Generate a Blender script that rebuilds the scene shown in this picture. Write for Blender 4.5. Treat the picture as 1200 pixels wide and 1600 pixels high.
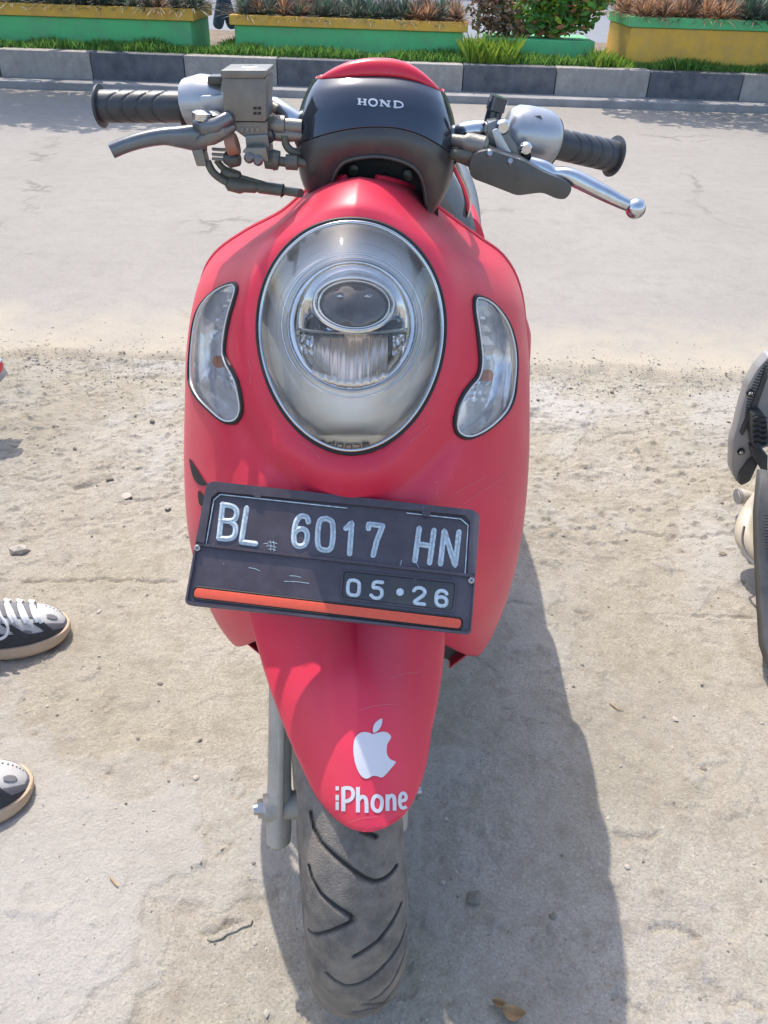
import bpy, bmesh, math, random
import numpy as np
from mathutils import Vector, Matrix
from mathutils.bvhtree import BVHTree
PI = math.pi
R = math.radians
random.seed(7); rng = np.random.default_rng(7)
scene = bpy.context.scene
for o in list(bpy.data.objects): bpy.data.objects.remove(o)
COL = scene.collection

# ------------------------------------------------------------------ camera, world, sun, exposure
CAM_H = 1.18; PITCH = R(35.0); ROLL = R(1.9); FPX = 1250.0
fwd = Vector((0, math.cos(PITCH), -math.sin(PITCH)))
u0 = Vector((0, math.sin(PITCH), math.cos(PITCH))); r0 = Vector((1, 0, 0))
cu = u0*math.cos(ROLL) - r0*math.sin(ROLL); cr = r0*math.cos(ROLL) + u0*math.sin(ROLL)
CAM = Vector((0, 0, CAM_H))
cd = bpy.data.cameras.new('camera'); cam = bpy.data.objects.new('camera', cd); COL.objects.link(cam)
m = Matrix((cr, cu, -fwd)).transposed().to_4x4(); m.translation = CAM; cam.matrix_world = m
cd.sensor_fit = 'VERTICAL'; cd.sensor_height = 24; cd.lens = 24*FPX/1600; cd.clip_start = .02; cd.clip_end = 900
scene.camera = cam
w = bpy.data.worlds.new('World'); scene.world = w; w.use_nodes = True
nt = w.node_tree; bg = nt.nodes['Background']
SX, SY = .245, -.53                      # shadow offset per metre of height
sunv = Vector((-SX, -SY, 1)).normalized()
sky = nt.nodes.new('ShaderNodeTexSky'); sky.sky_type = 'NISHITA'; sky.sun_disc = False
sky.sun_elevation = math.asin(sunv.z); sky.sun_rotation = math.atan2(sunv.x, sunv.y)
sky.air_density = 1.0; sky.dust_density = 2.2; sky.ozone_density = 1.0
nt.links.new(sky.outputs[0], bg.inputs[0]); bg.inputs[1].default_value = .15
sd = bpy.data.lights.new('sun', 'SUN'); sd.energy = 2.0; sd.angle = R(.55); sd.color = (1, .93, .82)
sun = bpy.data.objects.new('sun', sd); COL.objects.link(sun); sun.rotation_euler = sunv.to_track_quat('Z', 'Y').to_euler(); sun.location = (-2, 5, 9)
scene.view_settings.view_transform = 'Standard'; scene.view_settings.look = 'None'
scene.view_settings.gamma = 1; scene.view_settings.exposure = 1.28
scene.view_settings.use_curve_mapping = False

# ------------------------------------------------------------------ picture <-> world
def ray(px, py): return fwd + cr*((px-600)/FPX) + cu*((800-py)/FPX)
def P(px, py, Y):
    d = ray(px, py); return CAM + d*(Y/d.y)
def PZ(px, py, z):
    d = ray(px, py); return CAM + d*((z-CAM_H)/d.z)
def PD(px, py, Z): return CAM + ray(px, py)*Z
def proj(p):
    d = Vector(p)-CAM; k = d.dot(fwd); return 600+FPX*d.dot(cr)/k, 800-FPX*d.dot(cu)/k
def projn(V):
    d = np.asarray(V)-np.array(CAM); k = d@np.array(fwd)
    return 600+FPX*(d@np.array(cr))/k, 800-FPX*(d@np.array(cu))/k

# ------------------------------------------------------------------ mesh helpers
WORG = {}
class MB:
    def __init__(s): s.v = []; s.f = []
    def add(s, V, F):
        n = len(s.v); s.v += [tuple(v) for v in V]; s.f += [tuple(i+n for i in f) for f in F]; return s
    def tube(s, pts, rad, seg=12, cap=True, flat=1.0, up=None):
        V, F = tube(pts, rad, seg, cap, flat, up); return s.add(V, F)
    def box(s, c, sz, rot=None, bev=0):
        V, F = boxg(sz, bev); M = (rot or Matrix.Identity(3))
        return s.add([M@Vector(v)+Vector(c) for v in V], F)
    def grid(s, G, wrapu=False, wrapv=False):
        V, F = gridf(G, wrapu, wrapv); return s.add(V, F)
    def prism(s, poly, dvec, bev=0):
        V, F = prism(poly, dvec, bev); return s.add(V, F)
def tube(pts, rad, seg=12, cap=True, flat=1.0, up=None):
    pts = [Vector(p) for p in pts]; n = len(pts)
    if not hasattr(rad, '__len__'): rad = [rad]*n
    T = []
    for i in range(n):
        a = pts[max(i-1, 0)]; b = pts[min(i+1, n-1)]; T.append((b-a).normalized() if (b-a).length > 1e-9 else Vector((0, 0, 1)))
    nv = Vector(up) if up else (Vector((0, 0, 1)) if abs(T[0].z) < .9 else Vector((1, 0, 0)))
    V = []; F = []
    for i in range(n):
        nv = (nv - T[i]*nv.dot(T[i])).normalized(); b = T[i].cross(nv)
        for k in range(seg):
            a = 2*PI*k/seg; V.append(pts[i] + nv*(math.cos(a)*rad[i]*flat) + b*(math.sin(a)*rad[i]))
    for i in range(n-1):
        for k in range(seg):
            F.append((i*seg+k, i*seg+(k+1) % seg, (i+1)*seg+(k+1) % seg, (i+1)*seg+k))
    if cap: F.append(tuple(range(seg))[::-1]); F.append(tuple((n-1)*seg+k for k in range(seg)))
    return V, F
def boxg(sz, bev=0):
    bm = bmesh.new(); bmesh.ops.create_cube(bm, size=1)
    for v in bm.verts: v.co = Vector((v.co.x*sz[0], v.co.y*sz[1], v.co.z*sz[2]))
    if bev: bmesh.ops.bevel(bm, geom=list(bm.edges), offset=bev, segments=2, profile=.5, affect='EDGES')
    bm.verts.ensure_lookup_table(); V = [v.co.copy() for v in bm.verts]; F = [tuple(v.index for v in f.verts) for f in bm.faces]
    bm.free(); return V, F
def prism(poly, dvec, bev=0):
    bm = bmesh.new(); d = Vector(dvec)
    a = [bm.verts.new(p) for p in poly]; b = [bm.verts.new(Vector(p)+d) for p in poly]; n = len(a)
    bm.faces.new(a); bm.faces.new(b[::-1])
    for i in range(n): bm.faces.new((a[(i+1) % n], a[i], b[i], b[(i+1) % n]))
    bmesh.ops.recalc_face_normals(bm, faces=bm.faces)
    if bev: bmesh.ops.bevel(bm, geom=list(bm.edges), offset=bev, segments=2, profile=.5, affect='EDGES', clamp_overlap=True)
    bm.verts.index_update(); bm.verts.ensure_lookup_table()
    V = [v.co.copy() for v in bm.verts]; F = [tuple(v.index for v in f.verts) for f in bm.faces]
    bm.free(); return V, F
def gridf(G, wrapu=False, wrapv=False):
    nr = len(G); nc = len(G[0]); V = [tuple(p) for r in G for p in r]; F = []
    for i in range(nr if wrapu else nr-1):
        for j in range(nc if wrapv else nc-1):
            F.append((i*nc+j, i*nc+(j+1) % nc, ((i+1) % nr)*nc+(j+1) % nc, ((i+1) % nr)*nc+j))
    return V, F
def link(o, parent=None, world=None):
    COL.objects.link(o); wl = Vector(world)
    WORG[o.name] = wl
    if parent is not None: o.parent = parent; o.location = wl - WORG[parent.name]
    else: o.location = wl
    return o
def tag(o, label=None, cat=None, group=None, kind=None):
    for k, v in (('label', label), ('category', cat), ('group', group), ('kind', kind)):
        if v: o[k] = v
    return o
def obj(name, mb, mat, parent=None, smooth=True, ang=38, recalc=True, sub=0, solid=0):
    V = np.array(mb.v if isinstance(mb, MB) else mb[0], dtype=float); F = mb.f if isinstance(mb, MB) else mb[1]
    org = np.array([(V[:, 0].min()+V[:, 0].max())/2, (V[:, 1].min()+V[:, 1].max())/2, V[:, 2].min()])
    me = bpy.data.meshes.new(name); me.from_pydata((V-org).tolist(), [], [tuple(f) for f in F]); me.update()
    if recalc:
        bm = bmesh.new(); bm.from_mesh(me); bmesh.ops.recalc_face_normals(bm, faces=bm.faces); bm.to_mesh(me); bm.free()
    mats = mat if isinstance(mat, (list, tuple)) else [mat]
    for mm in mats: me.materials.append(mm)
    if smooth:
        me.polygons.foreach_set('use_smooth', [True]*len(me.polygons))
        try: me.set_sharp_from_angle(angle=R(ang))
        except Exception: pass
    o = bpy.data.objects.new(name, me); link(o, parent, Vector(org))
    if solid:
        md = o.modifiers.new('thick', 'SOLIDIFY'); md.thickness = solid; md.offset = -1
    if sub:
        md = o.modifiers.new('sub', 'SUBSURF'); md.levels = sub; md.render_levels = sub
    return o
def empty(name, loc, label=None, cat=None, group=None, kind=None, parent=None):
    o = bpy.data.objects.new(name, None); o.empty_display_size = .1; link(o, parent, loc); return tag(o, label, cat, group, kind)
def copy_tree(o, parent=None):
    c = o.copy(); COL.objects.link(c)
    if parent is not None: c.parent = parent
    for ch in list(o.children): copy_tree(ch, c)
    return c
def catmull(pts, n):
    pts = np.asarray(pts, float); k = len(pts); out = []
    for t in np.linspace(0, k-1, n):
        i = min(int(t), k-2); f = t-i
        p0 = pts[max(i-1, 0)]; p1 = pts[i]; p2 = pts[i+1]; p3 = pts[min(i+2, k-1)]
        out.append(.5*((2*p1)+(-p0+p2)*f+(2*p0-5*p1+4*p2-p3)*f*f+(-p0+3*p1-3*p2+p3)*f**3))
    return np.array(out)
def closed(pts, n):
    pts = list(map(list, pts)); k = len(pts)
    return catmull(pts[-2:]+pts+pts[:3], (k+4)*12+1)[24:24+k*12:max(1, k*12//n)] if False else _closed(pts, n)
def _closed(pts, n):
    k = len(pts); P_ = np.array(pts, float); out = []
    for t in np.arange(n)/n*k:
        i = int(t); f = t-i; p0, p1, p2, p3 = (P_[(i+d) % k] for d in (-1, 0, 1, 2))
        out.append(.5*((2*p1)+(-p0+p2)*f+(2*p0-5*p1+4*p2-p3)*f*f+(-p0+3*p1-3*p2+p3)*f**3))
    return np.array(out)
def inpoly(px, py, poly):
    px = np.asarray(px); py = np.asarray(py); r = np.zeros(px.shape, bool); n = len(poly)
    for i in range(n):
        x1, y1 = poly[i]; x2, y2 = poly[(i+1) % n]
        if y1 == y2: continue
        c = ((y1 > py) != (y2 > py)) & (px < (x2-x1)*(py-y1)/(y2-y1)+x1); r ^= c
    return r
def sstep(a, b, x):
    t = np.clip((x-a)/(b-a), 0, 1); return t*t*(3-2*t)
def segdist(X, Y, pl):
    d = np.full(np.shape(X), 1e9)
    for (x1, y1), (x2, y2) in zip(pl[:-1], pl[1:]):
        dx, dy = x2-x1, y2-y1; L = dx*dx+dy*dy+1e-12
        t = np.clip(((X-x1)*dx+(Y-y1)*dy)/L, 0, 1); d = np.minimum(d, np.hypot(X-x1-t*dx, Y-y1-t*dy))
    return d

# ------------------------------------------------------------------ materials
def mat(name, col, rough=.5, metal=0, var=.12, scale=30, bump=0, bscale=None, dust=0, dcol=(.32, .26, .19), dscale=9, coat=0, spec=None, sheen=0, detail=6, rvar=0):
    m = bpy.data.materials.new(name); m.use_nodes = True; n = m.node_tree; L = n.links.new
    b = n.nodes['Principled BSDF']; tc = n.nodes.new('ShaderNodeTexCoord')
    ns = n.nodes.new('ShaderNodeTexNoise'); ns.inputs['Scale'].default_value = scale; ns.inputs['Detail'].default_value = detail; ns.inputs['Roughness'].default_value = .65
    L(tc.outputs['Object'], ns.inputs['Vector'])
    mx = n.nodes.new('ShaderNodeMix'); mx.data_type = 'RGBA'
    mx.inputs['A'].default_value = (*[c*(1-var) for c in col], 1); mx.inputs['B'].default_value = (*[min(1, c*(1+var)) for c in col], 1)
    mr = n.nodes.new('ShaderNodeMapRange'); mr.inputs[1].default_value = .3; mr.inputs[2].default_value = .7
    L(ns.outputs['Fac'], mr.inputs[0]); L(mr.outputs[0], mx.inputs['Factor']); out = mx.outputs['Result']
    if dust:
        n2 = n.nodes.new('ShaderNodeTexNoise'); n2.inputs['Scale'].default_value = dscale; n2.inputs['Detail'].default_value = 9; n2.inputs['Roughness'].default_value = .7
        L(tc.outputs['Object'], n2.inputs['Vector'])
        r2 = n.nodes.new('ShaderNodeMapRange'); r2.inputs[1].default_value = .42; r2.inputs[2].default_value = .72; r2.inputs[4].default_value = dust
        L(n2.outputs['Fac'], r2.inputs[0]); m2 = n.nodes.new('ShaderNodeMix'); m2.data_type = 'RGBA'; m2.inputs['B'].default_value = (*dcol, 1)
        L(r2.outputs[0], m2.inputs['Factor']); L(out, m2.inputs['A']); out = m2.outputs['Result']
    L(out, b.inputs['Base Color']); b.inputs['Roughness'].default_value = rough; b.inputs['Metallic'].default_value = metal
    if rvar:
        r3 = n.nodes.new('ShaderNodeMapRange'); r3.inputs[3].default_value = max(0, rough-rvar); r3.inputs[4].default_value = min(1, rough+rvar)
        n3 = n.nodes.new('ShaderNodeTexNoise'); n3.inputs['Scale'].default_value = 14; n3.inputs['Detail'].default_value = 8
        L(tc.outputs['Object'], n3.inputs['Vector']); L(n3.outputs['Fac'], r3.inputs[0]); L(r3.outputs[0], b.inputs['Roughness'])
    if coat: b.inputs['Coat Weight'].default_value = coat; b.inputs['Coat Roughness'].default_value = .08
    if sheen: b.inputs['Sheen Weight'].default_value = sheen; b.inputs['Sheen Roughness'].default_value = .45
    if spec is not None: b.inputs['Specular IOR Level'].default_value = spec
    if bump:
        bp = n.nodes.new('ShaderNodeBump'); bp.inputs['Strength'].default_value = bump; bp.inputs['Distance'].default_value = .002
        n4 = n.nodes.new('ShaderNodeTexNoise'); n4.inputs['Scale'].default_value = bscale or scale*4; n4.inputs['Detail'].default_value = 6
        L(tc.outputs['Object'], n4.inputs['Vector']); L(n4.outputs['Fac'], bp.inputs['Height']); L(bp.outputs[0], b.inputs['Normal'])
    return m
M = {}
M['red'] = mat('matte red paint', (.63, .020, .058), .42, 0, .05, 6, .03, 900, dust=.07, dcol=(.5, .2, .17), dscale=5, sheen=.04, rvar=.08)
M['redgloss'] = mat('red cap paint', (.60, .014, .04), .22, 0, .04, 8, dust=.08, dscale=7)
M['black_gloss'] = mat('gloss black plastic', (.045, .055, .075), .13, .55, .1, 20, dust=.12, dcol=(.12, .12, .12), dscale=16, spec=1.0)
M['black_satin'] = mat('satin black plastic', (.042, .042, .043), .34, .1, .15, 20, .05, 500, dust=.6, dcol=(.13, .115, .09), dscale=7, spec=.6)
M['black'] = mat('dark plastic', (.012, .012, .013), .6, 0, .2, 20)
M['liner'] = mat('dusty brown black liner', (.10, .085, .07), .8, 0, .3, 25, .3, dust=.6, dcol=(.2, .16, .12))
M['rubber'] = mat('grip rubber', (.035, .038, .042), .38, 0, .15, 40, .15, 900, dust=.3, dcol=(.12, .12, .12), dscale=30)
M['chrome'] = mat('chrome', (.56, .57, .58), .17, 1, .08, 20, dust=.45, dcol=(.3, .29, .27), dscale=25, rvar=.08)
M['silver'] = mat('silver plastic housing', (.40, .41, .43), .30, .6, .06, 30, dust=.45, dcol=(.3, .28, .25), dscale=10, rvar=.08)
M['cast'] = mat('dusty grey cast alloy', (.21, .20, .18), .42, .5, .2, 60, .25, 700, dust=.6, dcol=(.2, .185, .15), dscale=12)
M['reservoir'] = mat('dusty dark painted reservoir', (.16, .15, .13), .4, .2, .15, 60, .2, 700, dust=.6, dcol=(.21, .19, .155), dscale=14)
M['lever'] = mat('dark grey lever metal', (.15, .16, .17), .3, .6, .15, 30, dust=.5, dcol=(.22, .21, .18))
M['cable'] = mat('olive black cable rubber', (.085, .09, .07), .45, 0, .2, 40, dust=.5, dcol=(.16, .15, .11))
M['gold'] = mat('warm chrome trim', (.86, .80, .68), .16, 1, .05, 20)
M['bulb'] = mat('orange bulb', (.75, .22, .06), .25, 0, .1, 20)
M['lamp_grey'] = mat('grey lamp housing', (.70, .69, .68), .38, .08, .06, 9, .04, 60, rvar=.08)
M['lamp_dark'] = mat('dark projector glass', (.07, .058, .048), .06, .35, .6, 45, spec=.8)
M['mirror'] = mat('lamp reflector metal', (.78, .77, .76), .09, 1, .06, 50, .12, 120)
M['facet'] = mat('reflector facet metal', (.66, .56, .48), .25, .8, .12, 30, .08, 90)
M['plate'] = mat('dark plum plate plastic', (.052, .040, .048), .36, 0, .18, 60, .15, 600, dust=.5, dcol=(.12, .11, .13), dscale=12, rvar=.1, spec=.6)
M['paint_white'] = mat('pale embossed lettering paint', (.52, .62, .68), .5, 0, .3, 160, dust=.8, dcol=(.16, .18, .2), dscale=140)
M['paint_mid'] = mat('worn blue grey lettering paint', (.27, .34, .39), .5, 0, .35, 200, dust=.5, dcol=(.5, .52, .52), dscale=120)
M['strip'] = mat('orange reflective strip', (.62, .085, .04), .35, 0, .06, 200, .1, 1500)
M['screw'] = mat('screw steel', (.5, .48, .44), .35, .9, .1, 100)
M['sticker'] = mat('pale grey vinyl sticker', (.58, .57, .60), .4, 0, .06, 60, dust=.4, dcol=(.42, .4, .42), dscale=60)
M['letter'] = mat('silver lettering', (.55, .58, .62), .3, .3, .05, 50)
M['tyre'] = mat('dusty tyre rubber', (.18, .155, .125), .8, 0, .3, 40, .5, 600, dust=1.0, dcol=(.36, .29, .21), dscale=22)
def grooved():
    m = mat('dusty grooved tyre rubber', (.125, .112, .10), .8, 0, .35, 40, .7, 500, dust=1.0, dcol=(.27, .225, .175), dscale=22); n = m.node_tree; L = n.links.new; b = n.nodes['Principled BSDF']; src = b.inputs['Base Color'].links[0].from_socket
    a = n.nodes.new('ShaderNodeAttribute'); a.attribute_name = 'groove'; mx = n.nodes.new('ShaderNodeMix'); mx.data_type = 'RGBA'; mx.inputs['B'].default_value = (.04, .038, .034, 1)
    L(a.outputs['Fac'], mx.inputs['Factor']); L(src, mx.inputs['A']); L(mx.outputs['Result'], b.inputs['Base Color']); return m
M['tyre_grooved'] = grooved()
M['groove'] = mat('clean groove rubber', (.03, .03, .032), .8, 0, .2, 60, .3)
M['fork'] = mat('dusty fork alloy', (.45, .42, .37), .5, .25, .14, 20, .3, 400, dust=.7, dcol=(.33, .28, .21), dscale=16)
M['steel'] = mat('axle steel', (.4, .41, .42), .33, .9, .12, 40, dust=.5, dcol=(.33, .28, .21), dscale=30)
M['seat'] = mat('grey vinyl', (.10, .12, .14), .5, 0, .12, 30, .2, 900, dust=.3, dcol=(.25, .25, .25))
M['kerb_dark'] = mat('dark painted kerb', (.085, .09, .105), .8, 0, .25, 6, .8, 60, dust=.75, dcol=(.18, .175, .17), dscale=7)
M['kerb_pale'] = mat('weathered pale kerb', (.34, .315, .29), .85, 0, .22, 6, .8, 60, dust=.75, dcol=(.2, .175, .15), dscale=7)
M['kerb_base'] = mat('kerb footing concrete', (.27, .26, .26), .9, 0, .2, 5, .6, 60, dust=.4, dcol=(.16, .15, .14), dscale=3)
M['green'] = mat('green masonry paint', (.11, .52, .20), .75, 0, .08, 3, .3, 40, dust=.6, dcol=(.17, .30, .19), dscale=5)
M['yellow'] = mat('yellow masonry paint', (.72, .42, .06), .75, 0, .08, 4, .3, 40, dust=.6, dcol=(.40, .27, .12), dscale=6)
M['soil'] = mat('soil', (.16, .12, .08), .95, 0, .3, 6, .8, 50)
M['white_upper'] = mat('white shoe mesh', (.50, .50, .49), .7, 0, .08, 200, .4, 1500)
M['grey_upper'] = mat('grey shoe suede', (.16, .16, .18), .8, 0, .12, 120, .3, 900, dust=.3, dcol=(.3, .27, .24))
M['charcoal'] = mat('charcoal shoe panel', (.035, .038, .044), .7, 0, .12, 120, .3, 900)
M['sole'] = mat('tan sole foam', (.52, .38, .26), .75, 0, .12, 30, .25, 200, dust=.4, dcol=(.4, .3, .2))
M['lace'] = mat('white lace', (.78, .79, .80), .8, 0, .05, 400, .4, 2500)
M['denim'] = mat('blue denim', (.05, .085, .16), .85, 0, .2, 120, .5, 1200)
M['shirt'] = mat('grey shirt', (.2, .19, .19), .85, 0, .1, 60, .3)
M['skin'] = mat('skin', (.36, .19, .12), .5, 0, .08, 60)
M['hair'] = mat('hair', (.015, .012, .01), .5)
M['engine_grey'] = mat('grey scuffed plastic', (.30, .30, .30), .42, .1, .12, 20, .15, 500, dust=.55, dcol=(.38, .35, .31), dscale=14)
M['dark_panel'] = mat('charcoal panel plastic', (.055, .058, .06), .45, 0, .12, 20, .1, dust=.4, dcol=(.15, .14, .13), dscale=10)
M['cream'] = mat('cream enamel', (.58, .52, .42), .4, .1, .08, 20, dust=.3)
M['chin'] = mat('pale lamp chin', (.85, .80, .72), .4, 0, .05, 20)
M['ind'] = mat('indicator reflector', (.86, .86, .86), .24, .65, .2, 60, .9, 60)
M['stone'] = mat('pale stone', (.40, .36, .31), .9, 0, .2, 50, .5, 200)
M['stone_dark'] = mat('dark stone', (.19, .165, .135), .9, 0, .2, 50, .5, 200)
M['dry'] = mat('dry leaf', (.36, .24, .12), .7, 0, .25, 60)
M['asphalt_far'] = mat('far road', (.17, .18, .2), .9, 0, .1, 3)
M['bark'] = mat('bark', (.12, .09, .065), .9, 0, .3, 20, .6)
M['white_wall'] = mat('white painted wall', (.6, .6, .58), .8, 0, .1, 2)
def speckle(m, col=(.75, .6, .58), sc_=70, th=.05, amt=.6):
    n = m.node_tree; L = n.links.new; b = n.nodes['Principled BSDF']; src = b.inputs['Base Color'].links[0].from_socket
    tc = n.nodes.new('ShaderNodeTexCoord'); v = n.nodes.new('ShaderNodeTexVoronoi'); v.inputs['Scale'].default_value = sc_; L(tc.outputs['Object'], v.inputs['Vector'])
    mr = n.nodes.new('ShaderNodeMapRange'); mr.inputs[1].default_value = th*.4; mr.inputs[2].default_value = th; mr.inputs[3].default_value = amt; mr.inputs[4].default_value = 0; L(v.outputs['Distance'], mr.inputs[0])
    sp = n.nodes.new('ShaderNodeSeparateColor'); L(v.outputs['Color'], sp.inputs[0]); g = n.nodes.new('ShaderNodeMath'); g.operation = 'GREATER_THAN'; g.inputs[1].default_value = .72; L(sp.outputs[0], g.inputs[0])
    mu = n.nodes.new('ShaderNodeMath'); mu.operation = 'MULTIPLY'; L(g.outputs[0], mu.inputs[0]); L(mr.outputs[0], mu.inputs[1])
    mx = n.nodes.new('ShaderNodeMix'); mx.data_type = 'RGBA'; mx.inputs['B'].default_value = (*col, 1); L(mu.outputs[0], mx.inputs['Factor']); L(src, mx.inputs['A']); L(mx.outputs['Result'], b.inputs['Base Color'])
speckle(M['red']); speckle(M['redgloss'], sc_=50); speckle(M['plate'], (.4, .38, .42), 90, .06, .7); speckle(M['black_satin'], (.3, .28, .24), 120, .07, .6); speckle(M['tyre_grooved'], (.45, .38, .3), 160, .12, .7); speckle(M['tyre'], (.45, .38, .3), 160, .12, .7)
def leafmat(name, cols, trans=.4, rough=.5):
    m = bpy.data.materials.new(name); m.use_nodes = True; n = m.node_tree; L = n.links.new; b = n.nodes['Principled BSDF']
    g = n.nodes.new('ShaderNodeNewGeometry'); cr_ = n.nodes.new('ShaderNodeValToRGB'); e = cr_.color_ramp
    e.interpolation = 'CONSTANT' if len(cols) > 3 else 'LINEAR'
    while len(e.elements) < len(cols): e.elements.new(.5)
    for i, c in enumerate(cols): e.elements[i].position = i/max(1, len(cols)-(0 if len(cols) > 3 else 1)); e.elements[i].color = (*c, 1)
    L(g.outputs['Random Per Island'], cr_.inputs[0]); L(cr_.outputs[0], b.inputs['Base Color']); b.inputs['Roughness'].default_value = rough
    t = n.nodes.new('ShaderNodeBsdfTranslucent'); L(cr_.outputs[0], t.inputs[0]); mx = n.nodes.new('ShaderNodeMixShader'); mx.inputs[0].default_value = trans
    L(b.outputs[0], mx.inputs[1]); L(t.outputs[0], mx.inputs[2]); L(mx.outputs[0], n.nodes['Material Output'].inputs[0]); return m
M['blade'] = leafmat('purple green blade', [(0.085, 0.17, 0.111), (0.153, 0.221, 0.153), (0.204, 0.153, 0.153), (0.102, 0.153, 0.119)], .3)
M['blade_red'] = leafmat('russet blade', [(0.351, 0.162, 0.095), (0.459, 0.257, 0.149), (0.162, 0.135, 0.095), (0.567, 0.365, 0.23)], .4)
M['grass'] = leafmat('grass', [(0.112, 0.288, 0.056), (0.188, 0.4, 0.075), (0.275, 0.45, 0.1), (0.15, 0.237, 0.062)], .45)
M['grass_bright'] = leafmat('bright weed', [(.28, .45, .05), (.4, .5, .07), (.2, .36, .05), (.3, .4, .08)], .5)
M['croton'] = leafmat('croton leaf', [(0.105, 0.3, 0.06), (0.18, 0.45, 0.075), (0.45, 0.6, 0.075), (0.12, 0.24, 0.075), (0.63, 0.24, 0.135), (0.15, 0.36, 0.09)], .45)
M['croton_red'] = leafmat('pinkish shrub leaf', [(0.375, 0.213, 0.163), (0.525, 0.275, 0.188), (0.2, 0.213, 0.1), (0.625, 0.375, 0.25), (0.15, 0.163, 0.112)], .4)
M['treeleaf'] = leafmat('tree leaf', [(.05, .12, .03), (.08, .17, .04), (.06, .14, .04)], .35)
def thin_glass(name, tint=(.97, .98, 1), haze=.06, ior=1.5):
    m = bpy.data.materials.new(name); m.use_nodes = True; n = m.node_tree; L = n.links.new; n.nodes.remove(n.nodes['Principled BSDF'])
    t = n.nodes.new('ShaderNodeBsdfTransparent'); t.inputs[0].default_value = (*tint, 1)
    g = n.nodes.new('ShaderNodeBsdfGlossy'); g.inputs['Roughness'].default_value = .03
    d = n.nodes.new('ShaderNodeBsdfDiffuse'); d.inputs[0].default_value = (.8, .8, .82, 1)
    f = n.nodes.new('ShaderNodeFresnel'); f.inputs[0].default_value = ior
    tc = n.nodes.new('ShaderNodeTexCoord'); ns = n.nodes.new('ShaderNodeTexNoise'); ns.inputs['Scale'].default_value = 18; ns.inputs['Detail'].default_value = 8; L(tc.outputs['Object'], ns.inputs['Vector'])
    mr = n.nodes.new('ShaderNodeMapRange'); mr.inputs[1].default_value = .35; mr.inputs[2].default_value = .75; mr.inputs[3].default_value = haze*.5; mr.inputs[4].default_value = haze*2; L(ns.outputs['Fac'], mr.inputs[0])
    a = n.nodes.new('ShaderNodeMixShader'); L(f.outputs[0], a.inputs[0]); L(t.outputs[0], a.inputs[1]); L(g.outputs[0], a.inputs[2])
    b = n.nodes.new('ShaderNodeMixShader'); L(mr.outputs[0], b.inputs[0]); L(a.outputs[0], b.inputs[1]); L(d.outputs[0], b.inputs[2])
    L(b.outputs[0], n.nodes['Material Output'].inputs[0]); return m
M['lens'] = thin_glass('headlight lens', (.97, .97, .96), .03, 1.5)
M['lens2'] = thin_glass('indicator lens', (.96, .97, 1), .10, 1.6)

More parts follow.
